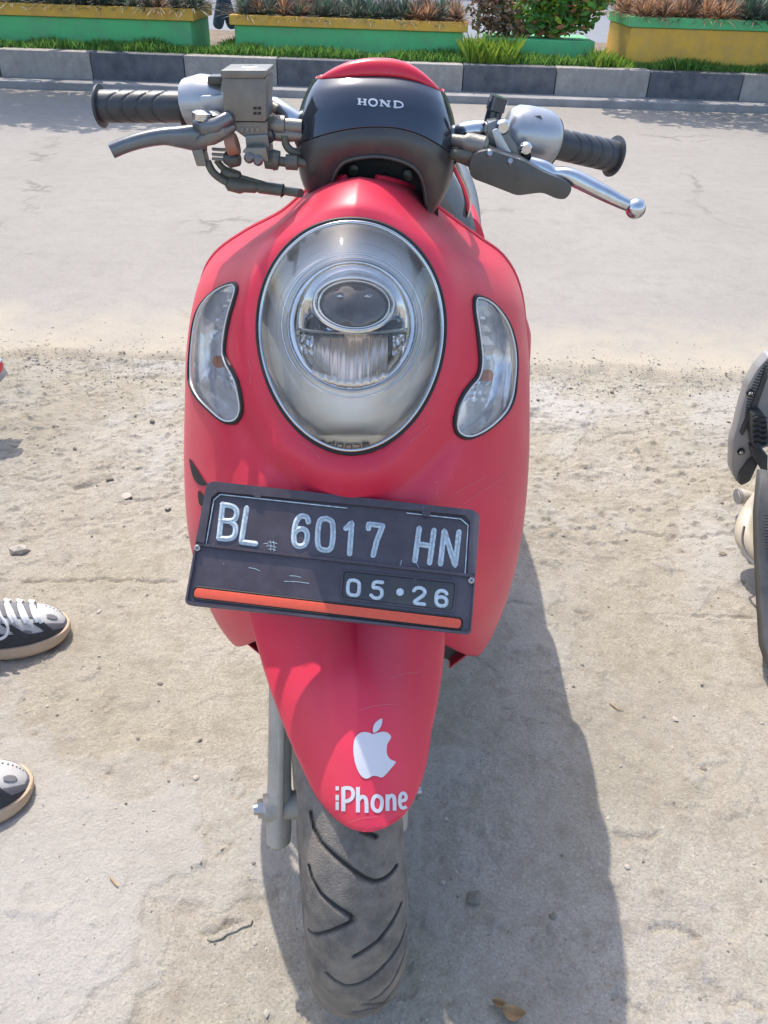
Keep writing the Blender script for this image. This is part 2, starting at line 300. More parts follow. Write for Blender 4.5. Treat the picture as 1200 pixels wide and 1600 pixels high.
def ground_mat(name, a, b, c, speck=1.0, scales=(2.2, 14, 90), bump=.5, rough=.9, blotch=.5, extra=None):
    m = bpy.data.materials.new(name); m.use_nodes = True; n = m.node_tree; L = n.links.new; bs = n.nodes['Principled BSDF']
    tc = n.nodes.new('ShaderNodeTexCoord')
    def noise(s, det=8, rg=.6):
        x = n.nodes.new('ShaderNodeTexNoise'); x.inputs['Scale'].default_value = s; x.inputs['Detail'].default_value = det; x.inputs['Roughness'].default_value = rg; L(tc.outputs['Object'], x.inputs['Vector']); return x
    def mr(src, lo, hi, o0=0, o1=1):
        x = n.nodes.new('ShaderNodeMapRange'); x.inputs[1].default_value = lo; x.inputs[2].default_value = hi; x.inputs[3].default_value = o0; x.inputs[4].default_value = o1; L(src, x.inputs[0]); return x.outputs[0]
    def mix(f, A, B, bt='MIX'):
        x = n.nodes.new('ShaderNodeMix'); x.data_type = 'RGBA'; x.blend_type = bt; L(f, x.inputs['Factor']) if not isinstance(f, float) else setattr(x.inputs['Factor'], 'default_value', f)
        for k, v in (('A', A), ('B', B)):
            if isinstance(v, tuple): x.inputs[k].default_value = (*v, 1)
            else: L(v, x.inputs[k])
        return x.outputs['Result']
    n1 = noise(scales[0]); n2 = noise(scales[1], 10, .7); n3 = noise(scales[2], 4, .7)
    col = mix(mr(n1.outputs['Fac'], .38, .62), a, b)
    col = mix(mr(n2.outputs['Fac'], .48, .70, 0, blotch), col, c)
    vo = n.nodes.new('ShaderNodeTexVoronoi'); vo.inputs['Scale'].default_value = 130; L(tc.outputs['Object'], vo.inputs['Vector'])
    col = mix(mr(vo.outputs['Distance'], .10, .22, .45*speck, 0), col, tuple(x*.35 for x in c))
    vo2 = n.nodes.new('ShaderNodeTexVoronoi'); vo2.inputs['Scale'].default_value = 75; L(tc.outputs['Object'], vo2.inputs['Vector'])
    col = mix(mr(vo2.outputs['Distance'], .06, .14, .6*speck, 0), col, tuple(min(1, x*1.5) for x in a))
    n5 = noise(210, 4, .7); col = mix(mr(n5.outputs['Fac'], .42, .72, .0, .75), col, tuple(x*.62 for x in b))
    n6 = noise(7, 9, .7); col = mix(mr(n6.outputs['Fac'], .5, .72, .0, .45*blotch), col, tuple(x*.8 for x in c)); n7 = noise(120, 3, .6); col = mix(mr(n7.outputs['Fac'], .56, .75, 0, .4), col, tuple(min(1, x*1.25) for x in a))
    if extra == 'layer':
        at = n.nodes.new('ShaderNodeAttribute'); at.attribute_name = 'layer'; col = mix(mr(at.outputs['Fac'], 0, 1, 0, .55), col, (.40, .385, .365))
        nm = noise(1.1, 6, .6); col = mix(mr(nm.outputs['Fac'], .50, .66, 0, .5), col, tuple(x*.72 for x in b))
    if extra == 'dust':
        sx = n.nodes.new('ShaderNodeSeparateXYZ'); L(tc.outputs['Object'], sx.inputs[0]); ne = noise(3.5, 9, .7)
        ma = n.nodes.new('ShaderNodeMath'); ma.operation = 'MULTIPLY_ADD'; ma.inputs[1].default_value = -1.3; L(ne.outputs['Fac'], ma.inputs[0]); L(sx.outputs['Y'], ma.inputs[2])
        col = mix(mr(ma.outputs[0], ROAD0-.55, ROAD0-.05, .85, 0), col, (.37, .325, .25))
        vc = n.nodes.new('ShaderNodeTexVoronoi'); vc.feature = 'DISTANCE_TO_EDGE'; vc.inputs['Scale'].default_value = .55; nw = noise(2.5, 6, .7); mv = n.nodes.new('ShaderNodeMix'); mv.data_type = 'RGBA'; mv.inputs['Factor'].default_value = .35
        L(tc.outputs['Object'], mv.inputs['A']); L(nw.outputs['Color'], mv.inputs['B']); L(mv.outputs['Result'], vc.inputs['Vector']); nk = noise(1.3, 3, .5)
        ck = n.nodes.new('ShaderNodeMath'); ck.operation = 'MULTIPLY'; L(mr(vc.outputs['Distance'], .002, .009, .55, 0), ck.inputs[0]); L(mr(nk.outputs['Fac'], .5, .6), ck.inputs[1]); col = mix(ck.outputs[0], col, (.10, .09, .08))
    L(col, bs.inputs['Base Color']); bs.inputs['Roughness'].default_value = rough; bs.inputs['Specular IOR Level'].default_value = .25
    bp = n.nodes.new('ShaderNodeBump'); bp.inputs['Strength'].default_value = bump; bp.inputs['Distance'].default_value = .004
    ad = n.nodes.new('ShaderNodeMath'); ad.operation = 'ADD'; L(n3.outputs['Fac'], ad.inputs[0]); L(n2.outputs['Fac'], ad.inputs[1]); L(ad.outputs[0], bp.inputs['Height']); L(bp.outputs[0], bs.inputs['Normal'])
    return m
ROAD0, ROAD1 = 2.52, 8.72
M['ground'] = ground_mat('dusty cracked concrete ground', (.42, .385, .335), (.355, .32, .25), (.235, .20, .155), 1.0, (2.6, 20, 190), 1.0, .92, .75, 'layer')
M['road'] = ground_mat('sunbleached asphalt', (.315, .29, .262), (.275, .252, .226), (.205, .187, .165), .6, (.7, 12, 130), .5, .85, .5, 'dust')
M['far_ground'] = ground_mat('far pavement', (.3, .27, .23), (.25, .22, .18), (.2, .17, .13), .3)

# ------------------------------------------------------------------ noise
def vnoise(x, y, seed=0):
    r = np.random.default_rng(seed); T = r.random((256, 256)); xi = np.floor(x).astype(int); yi = np.floor(y).astype(int)
    fx = x-xi; fy = y-yi; fx = fx*fx*(3-2*fx); fy = fy*fy*(3-2*fy)
    g = lambda i, j: T[(xi+i) & 255, (yi+j) & 255]
    return (g(0, 0)*(1-fx)+g(1, 0)*fx)*(1-fy)+(g(0, 1)*(1-fx)+g(1, 1)*fx)*fy
def fbm(x, y, f, o=5, seed=0, g=.5):
    s = 0; a = 1; t = 0
    for i in range(o): s = s+a*vnoise(x*f+17.3*i, y*f+9.1*i, seed+i); t += a; a *= g; f *= 2.03
    return s/t

# ------------------------------------------------------------------ GROUND
def axis(dense0, dense1, step, far0, far1, grow=1.18):
    a = list(np.arange(dense0, dense1, step)); s = step; x = a[-1]
    while x < far1: s *= grow; x += s; a.append(min(x, far1))
    s = step; x = dense0; pre = []
    while x > far0: s *= grow; x -= s; pre.append(max(x, far0))
    return np.array(sorted(set(pre))+a)
def gridmesh(name, X, Y, Z, mat_):
    ny, nx = X.shape; V = np.stack([X.ravel(), Y.ravel(), Z.ravel()], 1)
    i = np.arange(ny-1)[:, None]*nx+np.arange(nx-1)[None]; F = np.stack([i, i+1, i+nx+1, i+nx], -1).reshape(-1, 4)
    me = bpy.data.meshes.new(name); me.vertices.add(len(V)); me.vertices.foreach_set('co', V.ravel()); me.loops.add(F.size); me.loops.foreach_set('vertex_index', F.ravel())
    me.polygons.add(len(F)); me.polygons.foreach_set('loop_start', np.arange(0, F.size, 4)); me.polygons.foreach_set('loop_total', np.full(len(F), 4)); me.update(); me.validate()
    me.polygons.foreach_set('use_smooth', [True]*len(F)); me.materials.append(mat_)
    o = bpy.data.objects.new(name, me); link(o, None, (0, 0, 0)); return o
ROAD0, ROAD1 = 2.52, 8.72
def cracks_px(): # crack lines seen on the near ground, as picture polylines laid on z = 0
    C = [[(690, 945), (760, 938), (830, 945), (900, 955), (1000, 960), (1100, 962), (1200, 968), (1300, 975)],
         [(980, 830), (1040, 838), (1090, 842), (1130, 838), (1170, 846)], [(1020, 1448), (1055, 1448), (1075, 1458), (1090, 1465)],
         [(180, 765), (215, 782), (250, 780), (290, 765)], [(30, 745), (60, 752), (95, 745)], [(318, 1465), (345, 1455), (375, 1442)],
         [(965, 1305), (1000, 1310), (1030, 1300)], [(900, 560), (960, 575), (1040, 590), (1120, 600)], [(20, 545), (80, 552), (150, 556), (230, 548)],
         [(960, 1555), (990, 1570), (1010, 1590)], [(1110, 1530), (1140, 1560), (1190, 1575)], [(0, 905), (60, 908), (130, 905), (220, 908), (290, 905)]]
    out = []
    for c in C:
        q = [PZ(x, y, 0) for x, y in c]; pl = []
        for a, b in zip(q[:-1], q[1:]):
            for t in np.linspace(0, 1, 9)[:-1]:
                p = a.lerp(b, t); pl.append((p.x+random.uniform(-.006, .006), p.y+random.uniform(-.006, .006)))
        pl.append((q[-1].x, q[-1].y)); out.append(pl)
    return out
ax = axis(-1.35, 1.35, .0042, -60, 60); ay = axis(.28, 2.62, .0042, -60, 2.75)
ay = ay[ay <= 2.75]
GX, GY = np.meshgrid(ax, ay)
dirt = sstep(1.35, 1.75, GY+.25*(fbm(GX, GY, 1.5, 3, 50)-.5))
z = .006*(fbm(GX, GY, 2.2, 4, 1)-.5)
fl = fbm(GX, GY, 2.6, 7, 2, .6); lay = sstep(.50, .506, fl); lay2 = sstep(.575, .58, fl); z += .0032*lay+.0026*lay2-.003*sstep(.40, .395, fl)      # flaked cement layers
z += .0016*(fbm(GX, GY, 120, 2, 91)-.5)+(.0010+.0022*dirt)*(fbm(GX, GY, 14, 5, 3, .6)-.5)+(.0022+.0035*dirt)*(fbm(GX, GY*1.3, 55, 3, 13, .7)-.5)
rid = np.abs(fbm(GX, GY*1.7, 6, 4, 9)-.5); z -= .004*dirt*np.exp(-(rid/.012)**2)
lum = fbm(GX, GY, 34, 3, 4); z += dirt*.005*np.clip(lum-.62, 0, 1)/.2+.0016*np.clip(lum-.66, 0, 1)/.1
z += dirt*.008*np.clip(fbm(GX, GY*1.5, 7, 4, 8)-.56, 0, 1)/.2
near = (np.abs(GX) < 2) & (GY > .2)
for pl in cracks_px():
    d = np.full(GX.shape, 9.); d[near] = segdist(GX[near], GY[near], pl); wv = .0022+.003*vnoise(GX*30, GY*30, 5); on = sstep(.30, .45, fbm(GX, GY, 9, 3, 66))
    z -= .007*on*np.exp(-(d/wv)**2); z += .0012*np.exp(-((d-.010)/.010)**2)*fbm(GX, GY, 20, 3, 67)
z -= .018*sstep(2.15, 2.6, GY)
ground = gridmesh('ground', GX, GY, z, M['ground'])
lat_ = ground.data.attributes.new('layer', 'FLOAT', 'POINT'); lat_.data.foreach_set('value', (lay*.5+lay2*.5).ravel().astype(np.float32)); tag(ground, kind='structure')
def gz(x, y):
    i = int(np.clip(np.searchsorted(ay, y), 0, len(ay)-1)); j = int(np.clip(np.searchsorted(ax, x), 0, len(ax)-1)); return float(z[i, j])
# road: thin asphalt layer with ragged near edge
rx = axis(-2.2, 2.2, .012, -90, 90); base = np.concatenate([np.linspace(0, .35, 30)[:-1], axis(.35, 3, .03, .35, ROAD1-ROAD0+.2, 1.1)])
RX, RB = np.meshgrid(rx, base)
edge = ROAD0+.10*(fbm(rx, rx*0+3, 1.3, 3, 20)-.5)+.10*(fbm(rx, rx*0+3, 9, 4, 21, .6)-.5)
RY = ROAD0+RB+(edge[None]-ROAD0)*(1-sstep(0, .5, RB))
RZ = .004+.003*(fbm(RX, RY, 12, 4, 22)-.5)-.030*(1-sstep(0, .10, RB+.05*(fbm(RX, RY, 14, 3, 23)-.5)))
RZ += .003*(1-sstep(0, .5, RB))*(fbm(RX, RY, 40, 3, 25)-.5)
tag(gridmesh('road', RX, RY, RZ, M['road']), kind='structure')

# scattered gravel (nobody could count it)
def rock(r, seed, flat=.6):
    q = np.random.default_rng(seed); bm = bmesh.new(); bmesh.ops.create_icosphere(bm, subdivisions=1, radius=r)
    V = []
    sc = q.uniform(.6, 1.3, 3); sc[2] *= flat; an = q.uniform(0, 6.28)
    for v in bm.verts:
        p = np.array(v.co)*sc*(1+q.uniform(-.28, .28)); c, s = math.cos(an), math.sin(an); V.append((c*p[0]-s*p[1], s*p[0]+c*p[1], p[2]))
    bm.verts.index_update(); F = [tuple(v.index for v in f.verts) for f in bm.faces]; bm.free(); return V, F
rocks = [rock(1, i) for i in range(14)]
mb = MB(); mb2 = MB()
for i in range(16000):
    y = random.choice([random.uniform(.35, 2.6), 1.5+1.1*random.random()**.6, random.gauss(2.50, .09), random.gauss(2.56, .13)]); x = random.uniform(-1.5, 1.5)
    if y > 3.0: continue
    r = min(.006, .0008+.0008*random.expovariate(1.0)); V, F = rocks[i % 14]
    if y > ROAD0: zz = .004
    else: zz = gz(x, y)
    (mb2 if random.random() < .35 else mb).add([(x+a*r, y+b*r, zz+c*r+.2*r) for a, b, c in V], F)
tag(obj('gravel', mb, M['stone'], smooth=False, recalc=False), 'fine pale gravel and grit scattered over the ground', 'gravel', kind='stuff')
tag(obj('gravel', mb2, M['stone_dark'], smooth=False, recalc=False), 'fine dark grit scattered over the ground', 'gravel', kind='stuff')
for (px, py, r, dk, lab) in [(120, 862-5, .013, 0, 'pale flat stone lying right of the shoe in the white laces, near the left edge'.replace('right of', 'behind')), (172, 752, .011, 1, 'small grey green stone on the dirt left of the scooter'), (198, 775, .014, 0, 'pale angular stone on the dirt left of the scooter shell'),
                        (262, 795, .009, 0, 'small pale pebble by the crack beside the number plate'), (117, 702, .007, 1, 'small black pebble alone on the dirt left of the scooter'), (238, 660, .008, 1, 'small dark pebble level with the left indicator'),
                        (957, 610, .009, 1, 'dark pebble near the broken road edge, right of the scooter'), (1127, 870, .009, 1, 'brown pebble on the ground beside the right hand motorcycle'), (742, 1407, .011, 1, 'round brown stone lying in the scooter shadow'),
                        (250, 1067, .006, 1, 'tiny dark pebble right of the upper shoe'), (32, 862, .022, 0, 'pale flat stone beside the shadow at the left edge')]:
    p = PZ(px, py, 0); V, F = rock(r, int(px)); zz = gz(p.x, p.y)
    mbx = MB().add([(p.x+a, p.y+b, zz+c+.35*r) for a, b, c in V], F)
    if px == 120: continue
    tag(obj('stone', mbx, M['stone_dark'] if dk else M['stone'], smooth=False), lab, 'stone')
for pl, lab in [([(953, 1096), (965, 1105), (975, 1107)], 'short curved dry twig on the sunlit concrete right of the shadow'), ([(172, 1372), (180, 1382), (186, 1388)], 'tiny dark twig on the concrete below the lower shoe')]:
    q = [PZ(a, b, .004) for a, b in pl]; q = [Vector((v.x, v.y, gz(v.x, v.y)+.003)) for v in q]
    tag(obj('twig', MB().tube(q, [.0012, .0014, .0007], 6), M['dry']), lab, 'twig')
for k, (px, py, lab) in enumerate([(800, 1588, 'curled dry brown leaf at the bottom edge of the concrete'), (778, 1572, 'small dry leaf scrap just above the curled leaf')]):
    p = PZ(px, py, 0); G = []
    L_ = .032 if k == 0 else .018
    for i in range(9):
        t = i/8; wv = L_*.33*math.sin(PI*min(1, t*.95+.03)); row = []
        for j in range(7):
            s = (j/6-.5)*2; row.append((p.x+(t-.5)*L_+.25*s*wv, p.y+s*wv-.3*(t-.5)*L_, gz(p.x, p.y)+.003+.007*abs(s)**1.5+.010*(t-.4)**2*4*(1-k*.5)))
        G.append(row)
    tag(obj('dry_leaf', MB().grid(G), M['dry'], solid=.0004), lab, 'leaf')

# ------------------------------------------------------------------ MEDIAN: kerb, planters, plants
KY = 8.86; KH = .30
mb = MB(); mb.box((0, KY-.14, .025), (180, .30, .09), bev=.01)
tag(obj('kerb_footing', mb, M['kerb_base'], smooth=False), kind='structure')
kerb = empty('kerb', (0, KY, 0), kind='structure')
x0 = P(147, 130, KY).x; bw = (P(1012, 140, KY).x-P(147, 130, KY).x)/6
kme = {}
for i in range(-22, 24):
    xa = x0+i*bw; wv = bw-.006
    dark = (i % 2 == 0)
    if dark not in kme:
        V, F = boxg((wv, .22, KH), .012); me = bpy.data.meshes.new('kerb_block'); me.from_pydata([tuple(v) for v in V], [], F); me.materials.append(M['kerb_dark'] if dark else M['kerb_pale']); kme[dark] = me
    b = bpy.data.objects.new('kerb_block', kme[dark]); link(b, kerb, (xa+bw/2, KY+.11+random.uniform(-.004, .004), KH/2+.002+random.uniform(-.004, .004)))
MZ = KH-.03
mb = MB(); G = []
for y in np.linspace(KY+.2, 12.2, 22): G.append([(x, y, MZ+.03*(float(vnoise(np.array(x*3.), np.array(y*3.), 3))-.5)) for x in np.linspace(-25, 25, 160)])
mb.grid(G); mb.box((0, 12.25, MZ/2), (50, .1, MZ))
tag(obj('median_soil', mb, M['soil']), kind='structure')
# far carriageway beyond and big terrain under everything
tag(obj('far_road', MB().box((0, 22, -.03), (180, 19.4, .06)), M['asphalt_far'], smooth=False), kind='structure')
tag(obj('terrain', MB().add([(-400, -400, -.09), (400, -400, -.09), (400, 400, -.09), (-400, 400, -.09)], [(0, 1, 2, 3)]), M['far_ground']), kind='structure')

def planter(name, x0, x1, y0, dep, ztop, rim_h, body, rim, label, over=.04, rimlip=.03):
    t = empty(name, ((x0+x1)/2, y0+dep/2, MZ), label, 'planter', 'painted masonry planters on the median')
    bm_ = MB().box(((x0+x1)/2, y0+dep/2, (MZ-.05+ztop-rim_h)/2), (x1-x0, dep, ztop-rim_h-MZ+.05), bev=.012)
    obj('planter_wall', bm_, body, t, smooth=False)
    if rim_h > 0:
        r = MB(); o = over; th = .10
        for cx, cy, sx, sy in (((x0+x1)/2, y0-o+th/2, x1-x0+2*o, th), ((x0+x1)/2, y0+dep+o-th/2, x1-x0+2*o, th), (x0-o+th/2, y0+dep/2, th, dep+2*o-2*th-.004), (x1+o-th/2, y0+dep/2, th, dep+2*o-2*th-.004)):
            r.box((cx, cy, ztop-rim_h/2+.002), (sx, sy, rim_h), bev=.008)
        obj('planter_rim', r, rim, t, smooth=False)
    s = MB(); s.grid([[(x, y, ztop-.03+.03*random.random()) for x in np.linspace(x0+.07, x1-.07, max(3, int((x1-x0)/.15)))] for y in np.linspace(y0+.06, y0+dep-.06, 7)])
    obj('planter_soil', s, M['soil'], t)
    return t
PY = 9.35
def X_at(px, py, Y): return P(px, py, Y).x
zt1 = P(150, 9, PY).z
planter('masonry_planter', X_at(305, 60, PY)-5.6, X_at(300, 60, PY), PY, .9, zt1, .105, M['green'], M['yellow'], 'long green planter with yellow rim, leftmost on the median, right end behind the left grip')
zt2 = P(550, 29, PY).z
planter('masonry_planter', X_at(368, 70, PY), X_at(722, 80, PY), PY, .9, zt2, .088, M['green'], M['yellow'], 'green planter with yellow rim standing directly behind the scooter headlight cowl')
zt3 = P(850, 62, PY+.15).z
planter('masonry_planter', X_at(762, 80, PY+.15), X_at(928, 80, PY+.15), PY+.15, .75, zt3, 0, M['green'], M['green'], 'low plain green planter without a rim holding the leafy bush')
zt4 = P(1080, 29, PY-.1).z
planter('masonry_planter', X_at(982, 70, PY-.1), X_at(985, 70, PY-.1)+4.5, PY-.1, 1.0, zt4, .09, M['yellow'], M['green'], 'orange yellow planter with green rim at the right of the median', over=.02)

# rosette plants: curved blades
def rosette(seed, n, L_, w_, red):
    q = random.Random(seed); mb = MB()
    for i in range(n):
        a = q.uniform(0, 2*PI); el = q.uniform(.25, 1.45); ln = L_*q.uniform(.65, 1.1); dx, dy = math.cos(a), math.sin(a); pts = []
        for k in range(5):
            t = k/4; r = ln*t*math.cos(el)*(1+.25*t); zz = ln*t*math.sin(el)-.35*ln*t*t*(1.4-el*.6); ww = w_*(1-t)**.6*(.6+.9*t if t < .35 else 1)
            pts.append(((dx*r-dy*ww, dy*r+dx*ww, zz), (dx*r, dy*r, zz-.25*ww), (dx*r+dy*ww, dy*r-dx*ww, zz)))
        n0 = len(mb.v); mb.v += [p for row in pts for p in row]
        for k in range(4):
            for j in range(2): b = n0+k*3+j; mb.f.append((b, b+1, b+4, b+3))
    return mb
def rosmesh(name, seed, n, L_, w_, mt):
    mb = rosette(seed, n, L_, w_, 0); me = bpy.data.meshes.new(name); me.from_pydata(mb.v, [], mb.f); me.materials.append(mt); return me
rg = [rosmesh('spiky_plant', s, 120, .24, .0075, M['blade']) for s in range(3)]
rr = [rosmesh('spiky_plant', s+9, 120, .24, .0075, M['blade_red']) for s in range(3)]
ORD = 'first second third fourth fifth sixth seventh eighth ninth tenth eleventh twelfth thirteenth fourteenth fifteenth sixteenth seventeenth eighteenth nineteenth twentieth'.split()
TENS = lambda i: ORD[i] if i < 20 else 'twenty '+ORD[i-20]
def plants(x0, x1, y0, dep, zt, redf, where, side, gap=.125):
    nx = int((x1-x0)/gap)
    for j in range(3):
        for i in range(nx):
            x = x0+(i+.5)*(x1-x0)/nx+random.uniform(-.05, .05); y = y0+.10+j*(dep-.25)/2+random.uniform(-.04, .04); f = redf((x-x0)/(x1-x0), j)
            red = random.random() < f
            o = bpy.data.objects.new('spiky_plant', random.choice(rr if red else rg)); link(o, None, (x, y, zt-.02)); s = random.uniform(1.0, 1.4)
            o.scale = (s, s, s*random.uniform(.9, 1.15)); o.rotation_euler.z = random.uniform(0, 6.28)
            k_ = i if side == 'left' else nx-1-i
            tag(o, ('russet' if red else 'dark green')+' spiky plant '+TENS(k_)+' from '+side+' in '+['front', 'middle', 'back'][j]+' row of '+where, 'plant', 'spiky plants in '+where)
xl = X_at(305, 60, PY)
plants(xl-3.6, xl, PY, .9, zt1, lambda t, j: .35 if j else .12, 'the leftmost planter', 'right')
plants(X_at(368, 70, PY), X_at(722, 80, PY), PY, .9, zt2, lambda t, j: (.25 if j == 0 else .5)+.3*(t > .8), 'the second green planter', 'left')
xr = X_at(985, 70, PY-.1)
plants(xr, xr+3.2, PY-.1, 1.0, zt4, lambda t, j: .95 if t < .35 else .12, 'the orange yellow planter', 'left')
# leaf clusters
def leafcloud(mb, c, rad, n, size, seed, shell=.5):
    q = np.random.default_rng(seed)
    for i in range(n):
        d = q.normal(size=3); d /= np.linalg.norm(d); r = (shell+(1-shell)*q.random()) if q.random() < .75 else q.random()
        p = np.array(c)+d*np.array(rad)*r
        a = q.normal(size=3); a[2] *= .5; a /= np.linalg.norm(a); b = np.cross(a, q.normal(size=3)); b /= np.linalg.norm(b); s = size*q.uniform(.6, 1.25)
        cc = np.cross(a, b)
        V = [p-a*s, p-a*.3*s+b*s*.42+cc*.1*s, p+a*.5*s+b*.34*s, p+a*s-cc*.25*s, p+a*.5*s-b*.34*s, p-a*.3*s-b*s*.42+cc*.1*s]
        mb.add(V, [(0, 1, 2, 3, 4, 5)])
def bush(name, base, blobs, leaf, size, mt, label, cat, trunk_r=.02, group=None):
    t = empty(name, base, label, cat, group); b = Vector(base); st = MB()
    for k, (dx, dy, dz, rx_, ry_, rz_, n) in enumerate(blobs):
        q = [b, b+Vector((dx*.25, dy*.25, dz*.45)), b+Vector((dx*.8, dy*.8, dz*.85)), b+Vector((dx, dy, dz+rz_*.4))]
        st.tube(q, [trunk_r, trunk_r*.8, trunk_r*.5, trunk_r*.25], 7)
    obj('trunk', st, M['bark'], t); mb = MB()
    for k, (dx, dy, dz, rx_, ry_, rz_, n) in enumerate(blobs): leafcloud(mb, b+Vector((dx, dy, dz)), (rx_, ry_, rz_), n, size, k*7+len(blobs)+int(base[0]*10+200), .45)
    obj('crown', mb, mt, t, smooth=False, recalc=False); return t
bx = X_at(855, 60, PY+.4)
bush('leafy_bush', (bx, PY+.45, zt3-.05), [(-.1, 0, .32, .42, .3, .3, 950), (.25, -.05, .40, .38, .28, .3, 800), (-.05, .05, .75, .4, .3, .35, 700), (.45, 0, .62, .24, .2, .3, 380), (.1, -.12, .2, .36, .2, .14, 420)], .05, .045, M['croton'], 'leafy green and yellow bush with reddish leaves growing in the low green planter', 'bush')
bush('leafy_bush', (X_at(790, 60, PY+.4), PY+.4, zt3-.05), [(-.15, 0, .3, .28, .26, .26, 620), (-.22, 0, .6, .3, .26, .3, 400), (.05, 0, .12, .26, .2, .12, 240)], .04, .04, M['croton_red'], 'pinkish brown leafy shrub left of the green bush in the low planter', 'bush')
# off-frame trees whose crowns shade the road edge
def tree(x, y, h, blobs, label): bush('median_tree', (x, y, MZ), blobs, .05, .085, M['treeleaf'], label, 'tree', .07)
tree(-3.3, 9.75, 3, [(-.9, -.9, 2.1, 1.1, 1.0, .7, 2200), (.2, -1.0, 2.0, 1.0, 1.0, .6, 2200), (1.0, -1.0, 1.75, .8, .8, .5, 1200)], 'median tree with a low dense crown above the leftmost planter')
tree(3.2, 9.8, 3, [(-1.0, -.6, 1.6, .8, .6, .45, 600), (.4, -.9, 1.8, 1.1, .9, .6, 2000), (1.8, -.9, 1.9, 1.1, .9, .7, 2200)], 'median tree with a low crown above the orange yellow planter')
tree(-.6, 10.3, 2, [(-.9, 0, 1.15, .9, .5, .35, 600), (.5, 0, 1.2, .9, .5, .35, 600)], 'low clipped tree rising behind the second green planter')
# grass strips on median
def grass(name, zones, mt, hmin, hmax, label, n):
    mb = MB(); q = np.random.default_rng(len(label))
    tot = sum((z[1]-z[0])*(z[3]-z[2])*z[4] for z in zones)
    for (xa, xb, ya, yb, dens) in zones:
        k = int(n*(xb-xa)*(yb-ya)*dens/tot)
        for i in range(k):
            x = q.uniform(xa, xb); y = q.uniform(ya, yb); h = q.uniform(hmin, hmax)*(.6+.8*float(vnoise(np.array(x*4.), np.array(y*4.), 6))); a = q.uniform(0, 6.28); wv = .006; l = q.uniform(.1, .7)*h
            dx, dy = math.cos(a), math.sin(a); ex, ey = -dy*wv, dx*wv
            mb.add([(x-ex, y-ey, MZ), (x+ex, y+ey, MZ), (x+ex*.7+dx*l*.4, y+ey*.7+dy*l*.4, MZ+h*.6), (x+dx*l, y+dy*l, MZ+h), (x-ex*.7+dx*l*.4, y-ey*.7+dy*l*.4, MZ+h*.6)], [(0, 1, 2, 3, 4)])
    tag(obj(name, mb, mt, smooth=False, recalc=False), label, 'grass', kind='stuff')
grass('grass', [(-5.2, 5.2, KY+.2, PY-.02, 1), (X_at(340, 80, PY), X_at(368, 80, PY), PY, PY+.8, .8), (X_at(722, 80, PY), X_at(760, 80, PY), PY, PY+.8, .7), (-5.2, 5.2, KY+.17, KY+.23, .8)], M['grass'], .03, .12, 'green grass growing along the kerb in front of the planters', 26000)
g0 = X_at(745, 90, PY)
grass('weed_clump', [(X_at(728, 90, 9.1), X_at(800, 90, 9.1), 9.0, 9.4, 1)], M['grass_bright'], .12, .30, 'bright yellow green weeds spilling over the kerb between two green planters', 1100)
grass('weed_clump', [(X_at(925, 90, 9.1), X_at(985, 95, 9.1), 9.0, 9.35, 1)], M['grass_bright'], .05, .16, 'pale sunlit grass tuft at the left foot of the orange yellow planter', 500)

# far side: shop fronts across the far road (added as something for the glossy parts to mirror)
for i, (xa, xb, hh, lab) in enumerate([(-30, -14, 7, 'added pale shop building far left across the far road'), (-13.7, -2, 5.5, 'added low shop building across the far road left of centre'), (-1.7, 9, 6.5, 'added pale two storey shop across the far road right of centre'), (9.3, 28, 6, 'added pale shop building far right across the far road')]):
    t = empty('added_shop', ((xa+xb)/2, 36, 0), lab, 'building')
    obj('wall', MB().box(((xa+xb)/2, 36, hh/2), (xb-xa, 6, hh)), M['white_wall'], t, smooth=False)
    n = int((xb-xa)/3)
    for k in range(n): obj('shutter', MB().box((xa+(k+.5)*(xb-xa)/n, 32.98, 1.5), (2.3, .08, 2.8), bev=.01), M['lever'], t, smooth=False)
    obj('awning', MB().prism([(xa, 33, 3.6), (xa, 31.2, 3.1), (xa, 31.2, 3.0), (xa, 33, 3.5)], (xb-xa, 0, 0)), M['yellow'] if i % 2 else M['green'], t, smooth=False)

# ================================================================== SCOOTER
sc = empty('scooter', (-.03, 1.25, 0), 'red matte scooter facing the viewer with a big egg shaped headlight and black number plate', 'scooter')
def super_rows(rows, n, nu, nv, zp=None):
    """rows: (C, Rr, Rl) as 3 vectors each; returns grid of points, s parameter grid"""
    A = np.array([[*c, *r, *l] for c, r, l in rows], float); A = catmull(A, nu); G = []
    for a in A:
        C, Rr, Rl = a[:3], a[3:6], a[6:]; row = []
        for k in np.linspace(-1, 1, 2*nv+1):
            E = Rl if k < 0 else Rr; an = abs(k)**(n/2)*PI/2 if n < 4 else (abs(k)**1.9)*PI/2
            gx = math.sin(an)**(2/n); t = 1-max(0, math.cos(an))**(2/n)
            p = C+(E-C)*np.array([gx, t, gx**zp if zp else .35*gx+.65*gx*gx]); row.append(p)
        G.append(row)
    return np.array(G)
def tri(c, r, l): return (P(*c), P(*r), P(*l))
ECX, ECY = 549, 512
def eggr(px, py, gx=0):
    x = np.asarray(px)-ECX-(np.asarray(py)-ECY)*-.004; y = np.asarray(py)-ECY
    ry = np.where(y < 0, 168.+gx, 195.+gx); n = np.where(y < 0, 2.08, 1.92)
    return ((np.abs(x)/(145.+gx))**n+(np.abs(y)/ry)**n)**(1/n)
